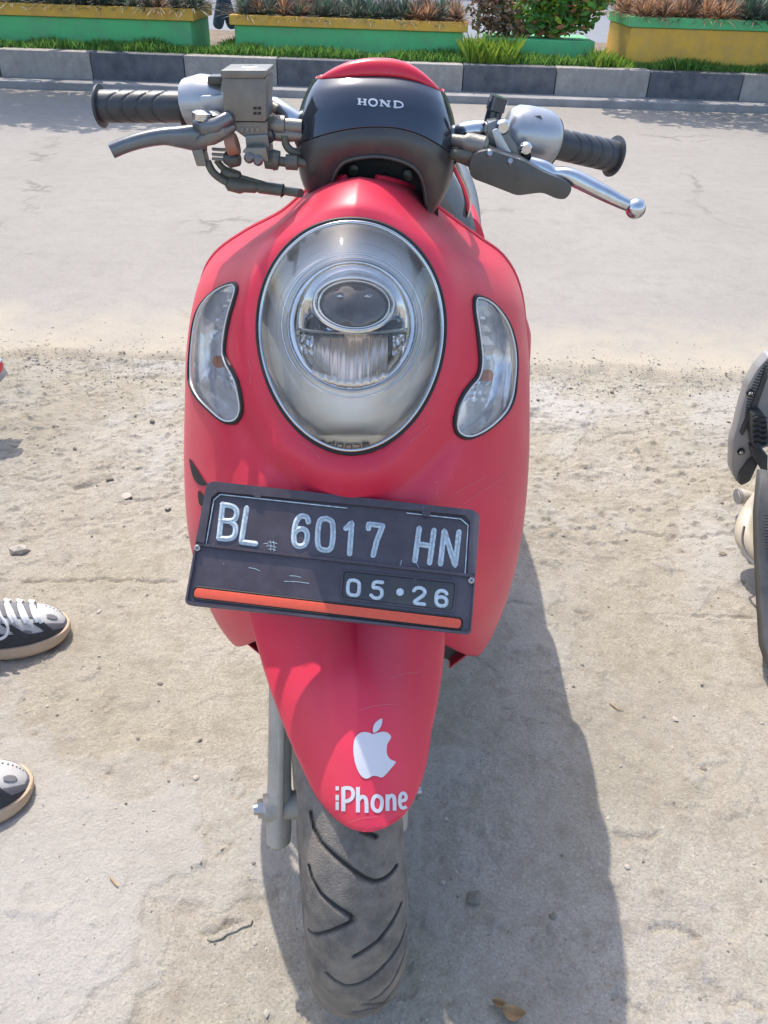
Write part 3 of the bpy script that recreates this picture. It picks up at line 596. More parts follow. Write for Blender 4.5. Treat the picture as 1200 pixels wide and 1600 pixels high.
body_rows = [tri((562, 276, .935), (588, 277, .94), (540, 277, .94)), tri((562, 280, .912), (622, 284, .935), (512, 283, .935)), tri((560, 286, .90), (652, 297, .945), (482, 296, .945)), tri((558, 302, .888), (692, 330, .965), (440, 331, .965)),
    tri((556, 325, .876), (745, 369, .985), (384, 361, .985)), tri((553, 350, .866), (789, 402, .995), (335, 394, .995)), tri((551, 400, .851), (815, 452, 1.0), (309, 434, 1.0)),
    tri((550, 470, .832), (826, 532, 1.0), (291, 512, 1.0)), tri((549, 550, .809), (829, 622, .995), (284, 602, .995)), tri((548, 640, .784), (827, 705, .98), (283, 690, .98)),
    tri((548, 730, .745), (818, 790, .955), (289, 775, .955)), tri((548, 800, .732), (803, 865, .93), (305, 850, .93)), tri((548, 870, .738), (785, 925, .905), (327, 915, .905)),
    tri((548, 940, .765), (758, 985, .875), (357, 968, .875)), tri((548, 985, .81), (706, 1033, .85), (404, 1014, .85))]
body_rows = [tuple(CAM+(Vector(q)-CAM)*(.94 if k_ == 0 else (.955+.125*min(1, i_/5))) for k_, q in enumerate(row)) for i_, row in enumerate(body_rows)]
for i_, row in enumerate(body_rows):
    f_ = min(1, max(0, (i_-4)/4)); row[1].x = row[0].x+(row[1].x-row[0].x)*(1-.022*f_); row[2].x = row[0].x+(row[2].x-row[0].x)*(1-.06*f_)
BG = super_rows(body_rows, 2.02, 200, 95)
nr_, nc_ = BG.shape[:2]; V = BG.reshape(-1, 3)
px, py = projn(V); px0, py0 = px, py
# sculpt: raised egg collar around the lamp, valleys beside the indicators, chin crease
e = eggr(px, py); disp = .017*(1-sstep(1.10, 1.42, e))-.003*np.exp(-((e-1.42)/.10)**2)
side = np.abs(px-549)
disp += .010*np.exp(-(((px-352)/46)**2+((py-560)/150)**2))+.010*np.exp(-(((px-757)/46)**2+((py-580)/150)**2))
crl = segdist(px, py, [(430, 700), (412, 745), (398, 800), (385, 870)]); crr = segdist(px, py, [(705, 735), (680, 780), (660, 830), (648, 900)])
disp += .006*np.exp(-(crl/26)**2)*1+.006*np.exp(-(crr/26)**2)
fade = np.clip(1-np.abs(np.tile(np.linspace(-1, 1, nc_), nr_))**6, 0, 1)
V = V.copy(); V[:, 1] -= disp*fade; V[:, 2] += disp*fade*.25
_, Ff = gridf(V.reshape(nr_, nc_, 3))
shell_bvh = BVHTree.FromPolygons([Vector(v) for v in V], Ff)
def hit(bvh, px, py, off=0):
    d = ray(px, py).normalized(); r = bvh.ray_cast(CAM, d)
    if r[0] is None: return None
    return r[0]-d*off
def hitn(bvh, px, py):
    d = ray(px, py).normalized(); r = bvh.ray_cast(CAM, d)
    if r[0] is None: r = bvh.find_nearest(CAM+d*.9)
    n_ = r[1]; n_ = -n_ if n_.dot(d) > 0 else n_
    return r[0], n_
IND_L = [(270+x/4, 320+y/4) for x, y in [(380, 495), (402, 512), (403, 545), (385, 610), (350, 740), (328, 900), (345, 980), (385, 1050), (415, 1120), (435, 1230), (432, 1300), (400, 1350), (350, 1360), (300, 1340), (230, 1280), (150, 1200), (110, 1120), (105, 1020), (115, 880), (130, 760), (160, 660), (220, 580), (300, 520)]]
IND_R = [(540+x/4, 320+y/4) for x, y in [(803, 590), (825, 578), (890, 600), (960, 660), (1020, 750), (1055, 860), (1068, 980), (1062, 1100), (1050, 1200), (1010, 1290), (930, 1370), (840, 1430), (760, 1455), (700, 1430), (678, 1370), (690, 1280), (720, 1200), (770, 1130), (820, 1070), (837, 980), (830, 880), (815, 760), (800, 660)]]
IND_L = [tuple(p) for p in _closed(IND_L, 90)]; IND_R = [tuple(p) for p in _closed(IND_R, 90)]
px, py = projn(V)
cx_ = np.array([V[list(f)].mean(0) for f in Ff]); fx, fy = projn(cx_)
kcol = np.array([f[0] % nc_ for f in Ff]); krow = np.array([f[0]//nc_ for f in Ff])
scol = np.abs(kcol-(nc_-1)/2)/((nc_-1)/2)
kill = (eggr(fx, fy) < .992) | inpoly(fx, fy, IND_L) | inpoly(fx, fy, IND_R)
kill |= (krow > 183) & (scol < .92)
# outlines of small slits left, shaded by flat black patches instead of openings
SL1 = [(297, 717), (306, 728), (320, 750), (326, 758), (312, 757), (302, 742)]; SL2 = [(311, 767), (320, 775), (318, 790), (312, 785)]
# snap the border of the openings
Vs = V.copy()
mbody = MB(); mbody.v = [tuple(v) for v in Vs]; mbody.f = [f for f, k in zip(Ff, kill) if not k]
shell = obj('body_shell', mbody, M['red'], sc, ang=60, recalc=True, solid=.0025)
# rim lip along the lower side edges of the shell
def edge_tube(idx_rows, col): return [V[r*nc_+col] for r in idx_rows]
for c in (0, nc_-1):
    obj('shell_edge', MB().tube(edge_tube(range(0, nr_, 3), c), .003, 8), M['red'], sc)
# headlight pocket, inner cover of leg shield
ic_rows = []
for r in range(8, nr_, 8):
    a = V[r*nc_]; b = V[r*nc_+nc_-1]; row = []
    for t in np.linspace(0, 1, 17):
        s = abs(2*t-1); p = a*(1-t)+b*t; row.append(p+np.array([0, .012+.05*(1-s**4), 0]))
    ic_rows.append(row)
obj('inner_cover', MB().grid(ic_rows), M['black_satin'], sc, solid=.003)
# liner behind fender opening
mb = MB(); mb.grid([[V[q*nc_]*(1-t)+V[q*nc_+nc_-1]*t+np.array([0, .004+.03*(1-(2*t-1)**4), 0]) for t in np.linspace(0, 1, 15)] for q in range(150, nr_, 7)]+[[V[(nr_-1)*nc_]*(1-t)+V[nr_*nc_-1]*t+np.array([0, .004+.03*(1-(2*t-1)**4), .0]) for t in np.linspace(0, 1, 15)]])
obj('inner_liner', mb, M['liner'], sc, solid=.003)

for sl in (SL1, SL2):
    pl0 = _closed(sl, 40); c0 = pl0.mean(0); G = []
    for k in range(5):
        t = k/4; G.append([hitn(shell_bvh, *(p_*(1-t)+c0*t))[0]+hitn(shell_bvh, *(p_*(1-t)+c0*t))[1]*(.0012) for p_ in pl0])
    obj('slit_shade_patch', MB().grid(G, False, True), M['black'], sc)  # black laid on the shell for the shade inside a slit
# generic inset patch between a closed picture outline and a spine
def patch(bnd, spine, nr, base, off, centre=True):
    G = []
    for k in range(nr+1):
        t = k/nr; row = []
        for (x, y), (sx, sy) in zip(bnd, spine):
            qx, qy = x+(sx-x)*t, y+(sy-y)*t; p, n_ = base(qx, qy); row.append(p+n_*off(t, qx, qy))
        G.append(row)
    return G
def ringtube(name, pts, rad, mt, par, seg=8, flat=1):
    V_, F_ = tube(list(pts)+[pts[0]], rad, seg, False, flat); return obj(name, MB().add(V_, F_), mt, par)
def eggpts(k, n=140, cx=ECX, cy=ECY):
    out = []
    for a in np.linspace(0, 2*PI, n, endpoint=False):
        x, y = math.cos(a), math.sin(a); nn = 2.08 if y < 0 else 1.92; ry = 168 if y < 0 else 195
        r = ((abs(x)/145)**nn+(abs(y)/ry)**nn)**(-1/nn); out.append((cx+k*r*x, cy+k*r*y))
    return out
# lamp reference plane (from the shell border) -> smooth dome
EB = [hit(shell_bvh, x, y) for x, y in eggpts(1.03)]
A_ = np.array([[p.x, p.z, p.x**2, p.z**2, 1] for p in EB]); sol = np.linalg.lstsq(A_, np.array([p.y for p in EB]), rcond=None)[0]
def lampY(x, z_): return sol[0]*x+sol[1]*z_+sol[2]*x*x+sol[3]*z_*z_+sol[4]
lampN = Vector((0, -1, .38)).normalized()
def lamp_base(qx, qy):
    d = ray(qx, qy); t = .85
    for _ in range(12):
        p = CAM+d*t; t += (lampY(p.x, p.z)-p.y)/d.y*.9
    return CAM+d*t, lampN
HL = empty('headlight', PD(549, 512, .86), parent=sc)
cen = lambda n: [(ECX, ECY)]*n
B1 = eggpts(.985); 
lens_off = lambda t, x, y: .004+.020*(1-(1-t)**2.2)
lens = obj('lens', MB().grid(patch(B1, cen(len(B1)), 26, lamp_base, lens_off), wrapv=True), M['lens'], HL, ang=80)
ringtube('gasket', [lamp_base(x, y)[0]+lampN*.0025 for x, y in eggpts(1.004)], .0026, M['black'], HL)
ringtube('bezel', [lamp_base(x, y)[0]+lampN*.004 for x, y in eggpts(.975)], .0022, M['chrome'], HL, 10)
# housing: pale grey bowl with a terrace
def house_off(t, x, y):
    e_ = 1-t
    o_ = -.004-.020*sstep(1.0, .90, e_)
    return float(o_)
PCX, PCY = 547, 508
def ell(cx, cy, rx, ry, n, rot=0): return [(cx+rx*math.cos(a)*math.cos(rot)-ry*math.sin(a)*math.sin(rot), cy+rx*math.cos(a)*math.sin(rot)+ry*math.sin(a)*math.cos(rot)) for a in np.linspace(0, 2*PI, n, endpoint=False)]
cup = ell(549, 508, 102, 108, 140, 0)
hb = eggpts(.98)
# map angle-matched spine = cup outline
def pol(px_, py_): return [(549+102*math.cos(a), 508+ (104 if math.sin(a) < 0 else 106)*math.sin(a)) for a in [math.atan2((y-508)/106, (x-549)/102) for x, y in zip(px_, py_)]]
sp = pol([p[0] for p in hb], [p[1] for p in hb])
def hoff(t, x, y): return float(-.003-.016*sstep(0, .14, t)-.0015*sstep(.5, .53, t)+.002*sstep(.8, 1, t))
obj('housing', MB().grid(patch(hb, sp, 30, lamp_base, hoff), wrapv=True), M['lamp_grey'], HL, ang=50)
# projector cup (deep)
def coff(t, x, y): return float(-.0185-.040*sstep(0, .55, t)-.006*t)
obj('projector_cup', MB().grid(patch(sp, [(549+(x-549)*.05, 505+(y-508)*.05) for x, y in sp], 22, lamp_base, coff), wrapv=True), M['mirror'], HL, ang=60)
for k, rr_, dd, mt in ((1.0, .0016, -.018, 'chrome'), (.93, .0012, -.030, 'chrome'), (1.10, .0012, -.020, 'mirror'), (.84, .0014, -.044, 'lever')):
    ringtube('trim_ring', [lamp_base(549+(x-549)*k, 508+(y-508)*k)[0]+lampN*dd for x, y in sp], rr_, M[mt], HL)
# upper oval LED unit
def at_l(x, y, off): p, n_ = lamp_base(x, y); return p+n_*off
ov = lambda k, n=96: ell(552, 476, 63*k, 42*k, n, R(3))
obj('projector_hood', MB().grid([[at_l(552+(x-552)*1.22, 476-(476-y)*1.28, -.052) for x, y in ov(1)], [at_l(552+(x-552)*1.1, 476-(476-y)*1.1, -.024) for x, y in ov(1)], [at_l(x, y, -.015) for x, y in ov(1.0)], [at_l(x, y, -.019) for x, y in ov(.94)]], wrapv=True), M['mirror'], HL, ang=40)
ringtube('oval_bezel', [at_l(x, y, -.0135) for x, y in ov(.99)], .0024, M['gold'], HL)
ringtube('oval_bezel', [at_l(x, y, -.0145) for x, y in ov(.89)], .0013, M['gold'], HL)
bl = ov(.88)
pl_ = obj('projector_lens', MB().grid(patch(bl, [(552, 476)]*len(bl), 14, lamp_base, lambda t, x, y: -.017+.006*(1-(1-t)**2)+.0006*math.sin(x*.16)*math.cos(y*.22)*min(1, 3*t)*(1-t)), wrapv=True), M['lamp_dark'], HL, ang=80)
for x in (530, 574):
    obj('led', MB().grid(patch(ell(x, 462, 7.5, 5.5, 24), [(x, 462)]*24, 6, lamp_base, lambda t, a, b: -.0130+.004*(1-(1-t)**2)), wrapv=True), M['chrome'], HL, ang=80)
# lower reflector with vertical facets
FX = np.linspace(484, 606, 10)
for i in range(9):
    xa, xb = FX[i]+.5, FX[i+1]-.5; G = []
    for tt in np.linspace(0, 1, 8):
        row = []
        for ss in np.linspace(0, 1, 4):
            x = xa+(xb-xa)*ss; ylo = 520; yhi = 606-18*((x-549)/62)**2; y = ylo+(yhi-ylo)*tt
            row.append(at_l(x, y, -.040+.024*tt**1.6-.0025*math.sin(PI*ss)+.0012*(i % 2)))
        G.append(row)
    obj('reflector_facet', MB().grid(G), M['facet'], HL, solid=.001)
obj('divider', MB().grid([[at_l(x, 521-5*((x-549)/90)**2+dy, o_) for x in np.linspace(462, 638, 24)] for dy, o_ in ((0, -.046), (-3, -.022), (-1, -.018), (2, -.020), (4, -.046))]), M['chrome'], HL, solid=.0008)
for sgn in (-1, 1):   # crumpled side reflectors
    G = []
    for tt in np.linspace(0, 1, 12):
        row = []
        for ss in np.linspace(0, 1, 9):
            x = 549+sgn*(62+26*ss*(1-.55*tt)); y = 524+58*tt; row.append(at_l(x, y, -.038+.016*ss+.004*math.sin(7*tt+9*ss)*math.cos(5*ss-8*tt)))
        G.append(row)
    obj('side_reflector', MB().grid(G), M['mirror'], HL, solid=.0008)
# pale chin inside the lens with upside-down brand letters
G = []
for t in np.linspace(0, 1, 5):
    G.append([at_l(x, 679+9*((x-549)/75)**2*0-3+(19-.0048*(x-549)**2)*t*.9+4, -.003+.0055*t) for x in np.linspace(488, 612, 30)])
obj('chin_plate', MB().grid(G), M['chin'], HL, solid=.0006)

# strokes as ribbons laid on a surface
def chaikin(p, n=2, closed_=False):
    for _ in range(n):
        q = [] if closed_ else [p[0]]
        rng_ = range(len(p)) if closed_ else range(len(p)-1)
        for i in rng_:
            a, b = p[i], p[(i+1) % len(p)]
            q += [(a[0]*.75+b[0]*.25, a[1]*.75+b[1]*.25), (a[0]*.25+b[0]*.75, a[1]*.25+b[1]*.75)]
        if not closed_: q.append(p[-1])
        p = q
    return p
def dens(p, step):
    out = []
    for a, b in zip(p[:-1], p[1:]):
        k = max(1, int(math.dist(a, b)/step)); out += [(a[0]+(b[0]-a[0])*i/k, a[1]+(b[1]-a[1])*i/k) for i in range(k)]
    return out+[p[-1]]
def ribbon(mb, p, hw, mapf, h, step=1.2, closed_=False, cross=(-1, -.75, 0, .75, 1), prof=(0, .8, 1, .8, 0), caps=True):
    if closed_: p = p+[p[0]]
    p = dens(p, step); n = len(p); T = []
    for i in range(n):
        a = p[(i-1) % (n-1)] if closed_ else p[max(0, i-1)]; b = p[(i+1) % (n-1)] if closed_ else p[min(n-1, i+1)]
        d = math.hypot(b[0]-a[0], b[1]-a[1]) or 1; T.append(((b[0]-a[0])/d, (b[1]-a[1])/d))
    L_ = [(p[i], T[i], hw) for i in range(n)]
    if caps and not closed_:
        a, t = p[0], T[0]; pre = [((a[0]-t[0]*hw*s, a[1]-t[1]*hw*s), t, hw*math.sqrt(max(.01, 1-s*s))) for s in (.98, .8, .45)]
        a, t = p[-1], T[-1]; post = [((a[0]+t[0]*hw*s, a[1]+t[1]*hw*s), t, hw*math.sqrt(max(.01, 1-s*s))) for s in (.45, .8, .98)]
        L_ = pre+L_+post
    G = []
    for (x, y), (tx, ty), ww in L_:
        row = [mapf(x-ty*ww*c, y+tx*ww*c, h*q) for c, q in zip(cross, prof)]
        if any(r is None for r in row): continue
        G.append(row)
    if len(G) > 1: mb.grid(G)
GL = {'B': [[(0, 0), (0, 1)], [(0, 1), (.55, 1), (.95, .9), (.95, .62), (.6, .53), (0, .53)], [(.6, .53), (1, .42), (1, .1), (.6, 0), (0, 0)]],
      'L': [[(0, 1), (0, 0), (.9, 0)]],
      '6': [[(.95, .82), (.8, .98), (.35, 1), (.02, .8), (0, .3), (.15, .02), (.6, -.02), (.98, .1), (1, .45), (.7, .58), (.3, .56), (.03, .42)]],
      '0': [[(.5, 1), (.1, .95), (0, .7), (0, .3), (.1, .05), (.5, 0), (.9, .05), (1, .3), (1, .7), (.9, .95), (.5, 1)]],
      '1': [[(.1, .80), (.5, 1), (.5, 0)]], '7': [[(0, .86), (0, 1), (1, 1), (.62, .5), (.4, 0)]],
      'H': [[(0, 0), (0, 1)], [(1, 0), (1, 1)], [(0, .52), (1, .52)]], 'N': [[(0, 0), (0, 1), (1, 0), (1, 1)]],
      '5': [[(.92, 1), (.15, 1), (.08, .58), (.5, .66), (.95, .55), (1, .2), (.7, 0), (.25, 0), (0, .14)]],
      '2': [[(.03, .78), (.2, .98), (.6, 1.02), (.95, .88), (.95, .62), (.5, .32), (.02, 0), (1, 0)]]}
SOFT = set('B605 27'.replace(' ', ''))
def glyph(mb, ch, bl, xv, yv, hw, mapf, h, step=1.2):
    for st in GL[ch]:
        q = [(bl[0]+xv[0]*a+yv[0]*b, bl[1]+xv[1]*a+yv[1]*b) for a, b in st]
        if ch in SOFT and ch != '7': q = [q[0]]+chaikin(q, 2)[1:-1]+[q[-1]]
        ribbon(mb, q, hw, mapf, h, step)

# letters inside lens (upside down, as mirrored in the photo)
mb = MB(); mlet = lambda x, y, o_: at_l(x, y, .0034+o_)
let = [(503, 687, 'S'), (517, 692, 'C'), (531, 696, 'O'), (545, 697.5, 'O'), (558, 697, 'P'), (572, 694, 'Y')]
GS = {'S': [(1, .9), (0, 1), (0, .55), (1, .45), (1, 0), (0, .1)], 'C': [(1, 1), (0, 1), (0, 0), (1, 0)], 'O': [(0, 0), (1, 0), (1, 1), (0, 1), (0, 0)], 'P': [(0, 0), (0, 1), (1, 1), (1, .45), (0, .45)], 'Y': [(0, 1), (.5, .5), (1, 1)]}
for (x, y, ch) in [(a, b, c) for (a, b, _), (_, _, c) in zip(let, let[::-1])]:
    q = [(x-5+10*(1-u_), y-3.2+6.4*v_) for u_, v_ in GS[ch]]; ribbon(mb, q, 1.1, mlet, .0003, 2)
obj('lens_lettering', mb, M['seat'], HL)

# indicators
def indicator(bnd, amber_y, tilt):
    ys = [p[1] for p in bnd]; y0_, y1_ = min(ys), max(ys)
    def mid(y):
        xs = []
        for i in range(len(bnd)):
            (xa, ya), (xb, yb) = bnd[i], bnd[(i+1) % len(bnd)]
            if (ya-y)*(yb-y) <= 0 and ya != yb: xs.append(xa+(xb-xa)*(y-ya)/(yb-ya))
        return (min(xs)+max(xs))/2
    spn = [(mid(min(max(y, y0_+14), y1_-22)), min(max(y, y0_+14), y1_-22)) for x, y in bnd]
    b0 = lambda x, y: hitn(shell_bvh, x, y)
    t = empty('indicator', hit(shell_bvh, *spn[0]), parent=sc)
    ringtube('gasket', [b0(x, y)[0]+b0(x, y)[1]*.0005 for x, y in bnd], .0026, M['black'], t)
    inn = [(x+(sx-x)*.10, y+(sy-y)*.10) for (x, y), (sx, sy) in zip(bnd, spn)]
    def ro(tt, x, y):
        rib = .003*math.sin((y-y0_)*.62)*(y < y0_+.42*(y1_-y0_))*(tt > .25)
        return float(-.002-.017*sstep(0, .30, tt)+rib+.003*math.sin(x*.45+y*.2)*math.sin(y*.37)*(tt > .3)*(.42 < (y-y0_)/(y1_-y0_) < .75))
    obj('reflector', MB().grid(patch(inn, spn, 20, b0, ro), wrapv=True), M['ind'], t, ang=25)
    yb = y0_+(y1_-y0_)*.56; c = b0(mid(yb), yb)[0]; nn_ = b0(mid(yb), yb)[1]
    obj('bulb', MB().tube([c-nn_*.018, c-nn_*.011, c-nn_*.007, c-nn_*.005], [.006, .0075, .006, .002], 14), M['bulb'], t)
    obj('lens', MB().grid(patch(inn, spn, 10, b0, lambda tt, x, y: .0015+.004*(1-(1-tt)**2)+.00025*math.sin(y*.62)*(y < y0_+.42*(y1_-y0_))), wrapv=True), M['lens2'], t, ang=70)
    ringtube('lens_rim', [b0(x, y)[0]+b0(x, y)[1]*.0018 for x, y in inn], .0012, M['lamp_grey'], t)
indicator(IND_L, 0, 0); indicator(IND_R, 0, 0)

# ---------------------------------------------------------------- number plate
ctr = PD(519, 872, .80); cTL, cTR = PD(325, 753, .838), PD(748, 800, .838); cBR, cBL = PD(735, 992, .815), PD(290, 945, .815)
NP = empty('number_plate', ctr, parent=sc)
pn = ((cTR-cTL)+(cBR-cBL)).cross((cTL-cBL)+(cTR-cBR)).normalized()
if pn.dot(fwd) > 0: pn = -pn
pc = (cTL+cTR+cBL+cBR)/4
def onplate(px_, py_, off=0):
    d = ray(px_, py_); t = (pc-CAM).dot(pn)/d.dot(pn); return CAM+d*t+pn*off
zo = lambda x, y: (270+x/2.353, 700+y/2.353)
def rrect(c4, r, n=6):
    out = []
    for i in range(4):
        a = np.array(c4[i-1]); b = np.array(c4[i]); c = np.array(c4[(i+1) % 4]); u = (a-b)/np.linalg.norm(a-b)*r; v_ = (c-b)/np.linalg.norm(c-b)*r
        for t in np.linspace(0, 1, n): out.append(tuple(b+u*(1-t)**2+v_*t**2))
    return out
outer = rrect([(323, 752), (749, 799), (736, 992), (288, 945)], 11)
V_, F_ = prism([onplate(x, y, 0) for x, y in outer], -pn*.009, 0)
obj('plate_base', MB().add(V_, F_), M['plate'], NP, ang=30)
def frame_ring(bo, bi, h0, h1):   # raised ring between two outlines
    return MB().grid([[onplate(x, y, h0) for x, y in bo], [onplate(x+(a-x)*.12, y+(b-y)*.12, h1) for (x, y), (a, b) in zip(bo, bi)], [onplate(x+(a-x)*.85, y+(b-y)*.85, h1) for (x, y), (a, b) in zip(bo, bi)], [onplate(a, b, h0) for a, b in bi]], wrapv=True)
# top holder: U-shaped raised frame around the letter panel
utop = [zo(118, 350), zo(148, 124), zo(1128, 235), zo(1112, 466)]; uin = [zo(128, 352), zo(155, 168), zo(1090, 262), zo(1080, 464)]
def path_band(a, b, h):
    a = dens(a, 6); b2 = []; 
    def samp(pl, t):
        L_ = [math.dist(p, q) for p, q in zip(pl[:-1], pl[1:])]; s = t*sum(L_)
        for (p, q), l in zip(zip(pl[:-1], pl[1:]), L_):
            if s <= l or (p, q) == (pl[-2], pl[-1]): return (p[0]+(q[0]-p[0])*min(1, s/l), p[1]+(q[1]-p[1])*min(1, s/l))
            s -= l
    return samp
def resample_segs(pl, k):
    out = []
    for p, q in zip(pl[:-1], pl[1:]): out += [(p[0]+(q[0]-p[0])*i/k, p[1]+(q[1]-p[1])*i/k) for i in range(k)]
    return out+[pl[-1]]
oa = resample_segs([zo(84, 345), zo(122, 150), zo(150, 122), zo(1105, 228), zo(1130, 250), zo(1114, 466)], 10)
ia = resample_segs([zo(122, 352), zo(147, 188), zo(172, 168), zo(1068, 252), zo(1088, 275), zo(1080, 464)], 10)
obj('plate_holder', MB().grid([[onplate(x, y, -.0005) for x, y in oa], [onplate(x+(a-x)*.08, y+(b-y)*.08, .0045) for (x, y), (a, b) in zip(oa, ia)], [onplate(x+(a-x)*.9, y+(b-y)*.9, .0045) for (x, y), (a, b) in zip(oa, ia)], [onplate(a, b, -.0005) for a, b in ia]]), M['plate'], NP, ang=30)
mb = MB(); ribbon(mb, resample_segs([zo(124, 352), zo(152, 192), zo(176, 172), zo(640, 222)], 4), .9, lambda x, y, o_: onplate(x, y, .0016+o_), .0009)
ribbon(mb, resample_segs([zo(860, 240), zo(1058, 262), zo(1085, 285), zo(1074, 462)], 4), .9, lambda x, y, o_: onplate(x, y, .0016+o_), .0009)
obj('letter_panel_edge', mb, M['paint_white'], NP)
for x, y in ((312, 170), (930, 240)):
    q = [zo(x-18, y-6), zo(x+18, y-2), zo(x+14, y+16), zo(x-12, y+13)]
    obj('clip', MB().prism([onplate(a, b, .0052) for a, b in rrect(q, 2.5, 3)], -pn*.004), M['plate'], NP)
low = [zo(84, 347), zo(1113, 465), zo(1096, 688), zo(44, 575)]
lo2 = rrect(low, 9); li = rrect([zo(92, 362), zo(1106, 478), zo(1090, 676), zo(56, 564)], 7)
obj('lower_cover', frame_ring(lo2, li, 0, .0035), M['plate'], NP, ang=30)
dw = rrect([zo(622, 446), zo(1046, 490), zo(1034, 606), zo(612, 556)], 8)
# lower cover face with date window (cover surface slightly raised, window recessed)
G1 = [[onplate(x, y, .0034) for x, y in li]]
dwo = []
for (x, y) in li:
    best = min(dw, key=lambda q: (q[0]-x)**2+(q[1]-y)**2); dwo.append(best)
obj('date_frame', frame_ring(dw, rrect([zo(630, 453), zo(1039, 497), zo(1027, 599), zo(620, 549)], 7), .0005, .0022), M['plate'], NP, ang=30)
obj('date_panel', MB().prism([onplate(x, y, .0009) for x, y in rrect([zo(632, 456), zo(1036, 499), zo(1024, 597), zo(622, 547)], 6)], -pn*.001), M['black_satin'], NP)
sg = rrect([zo(84, 514), zo(1062, 630), zo(1056, 665), zo(76, 549)], 6.5)
obj('reflective_strip', MB().prism([onplate(x, y, .0022) for x, y in sg], -pn*.002, .0004), M['strip'], NP, ang=30)
ringtube('strip_groove', [onplate(x, y, .001) for x, y in rrect([zo(80, 509), zo(1066, 626), zo(1060, 670), zo(72, 554)], 8)], .0009, M['black'], NP)
for x, y in ((92, 369), (1096, 488)):
    c = onplate(*zo(x, y), .0045); s_ = obj('screw', MB().tube([c-pn*.003, c-pn*.0006, c, c+pn*.0001], [.0032, .0032, .0026, .0005], 20), M['screw'], NP)
    a = (onplate(*zo(x+6, y+5), .0047)-c); b = (onplate(*zo(x+5, y-6), .0047)-c)
    mbx = MB(); mbx.tube([c-a*.8+pn*.0001, c+a*.8+pn*.0001], .0004, 5); mbx.tube([c-b*.8+pn*.0001, c+b*.8+pn*.0001], .0004, 5); obj('slot', mbx, M['black'], s_)
pm = lambda x, y, o_: onplate(*zo(x, y), .0002+o_)
big = [('B', (170, 332), (57, 6), (14, -124)), ('L', (252, 346), (58, 7), (20, -124)), ('6', (440, 358), (50, 6), (14, -112)), ('0', (530, 374), (56, 6), (6, -118)), ('1', (625, 386), (50, 6), (8, -114)), ('7', (716, 392), (52, 6), (4, -112)),
       ('H', (890, 414), (54, 8), (16, -118)), ('N', (984, 426), (54, 6), (14, -122))]
for ch, bl_, xv, yv in big:
    mb = MB(); glyph(mb, ch, bl_, xv, yv, 10.2, pm, .0015, 2.5); o = obj('plate_letter', mb, M['paint_white'], NP, ang=60)
    mb = MB(); glyph(mb, ch, bl_, xv, yv, 3.8, lambda x, y, o_: pm(x, y, .00115+o_), .0006, 2.5); obj('letter_face', mb, M['paint_mid'], o, ang=60)
sm = [('0', (642, 540), (42, 5), (3, -56)), ('5', (728, 550), (40, 5), (6, -60)), ('2', (880, 570), (44, 5), (6, -58)), ('6', (966, 578), (40, 5), (3, -56))]
for ch, bl_, xv, yv in sm:
    mb = MB(); glyph(mb, ch, bl_, xv, yv, 6.8, lambda x, y, o_: pm(x, y, .0008+o_), .0013, 2.5); obj('plate_letter', mb, M['paint_white'], NP, ang=60)
c = onplate(*zo(835, 530), .0011); obj('plate_dot', MB().tube([c-pn*.001, c+pn*.0006, c+pn*.001], [.0042, .0038, .0005], 18), M['paint_white'], NP)
mb = MB()
for a, b in [((335, 352), (350, 354)), ((345, 360), (380, 366)), ((350, 346), (384, 352)), ((352, 372), (378, 376)), ((358, 341), (360, 378)), ((370, 343), (372, 380)), ((782, 482), (812, 486)), ((775, 492), (815, 497)), ((840, 412), (836, 432)), ((880, 408), (905, 440)), ((560, 412), (585, 418)), ((430, 470), (470, 476)), ((280, 440), (320, 452)), ((410, 490), (500, 498)), ((900, 480), (880, 486))]:
    ribbon(mb, [zo(*a), zo((a[0]+b[0])/2+2, (a[1]+b[1])/2-2), zo(*b)], .55, lambda x, y, o_: onplate(x, y, .0003+o_), .00012, 2)
obj('scuff_marks', mb, M['paint_mid'], NP)
obj('plate_bracket', MB().tube([pc-pn*.006, pc-pn*.03+Vector((0, .0, .0)), pc-pn*.06+Vector((0, .02, -.01))], [.02, .018, .018], 10), M['black'], NP)

# ---------------------------------------------------------------- steering: wheel, fork, fender
steer = R(10); hd = Vector((math.sin(steer), -math.cos(steer), 0)); axl = Vector((math.cos(steer), math.sin(steer), 0))   # heading, axle to the right
WR = .250; WC = P(529, 1261, .655); WC.z = WR; WW = .056
FW = empty('front_wheel', (WC.x, WC.y, 0), parent=sc)
def wheel_pt(a, s, r):   # a: angle from heading upward, s lateral
    return WC+hd*(math.cos(a)*r)+Vector((0, 0, 1))*(math.sin(a)*r)+axl*s
NA, NS = 1150, 96
sec = []
for j in range(NS+1):
    q = (j/NS*2-1); an = q*R(118)   # section: tread arc then sidewall
    s = WW*math.sin(an) if abs(an) < PI/2 else WW*(1 if an > 0 else -1)*(math.sin(abs(an)))**.8
    r = WR-.050+.050*math.cos(an) if abs(an) < PI/2 else WR-.050+.050*math.cos(an)*1.4
    sec.append((s, r, an))
ang = np.linspace(0, 2*PI, NA, endpoint=False); S_ = np.array([q[0] for q in sec]); R_ = np.array([q[1] for q in sec]); AN = np.array([q[2] for q in sec])
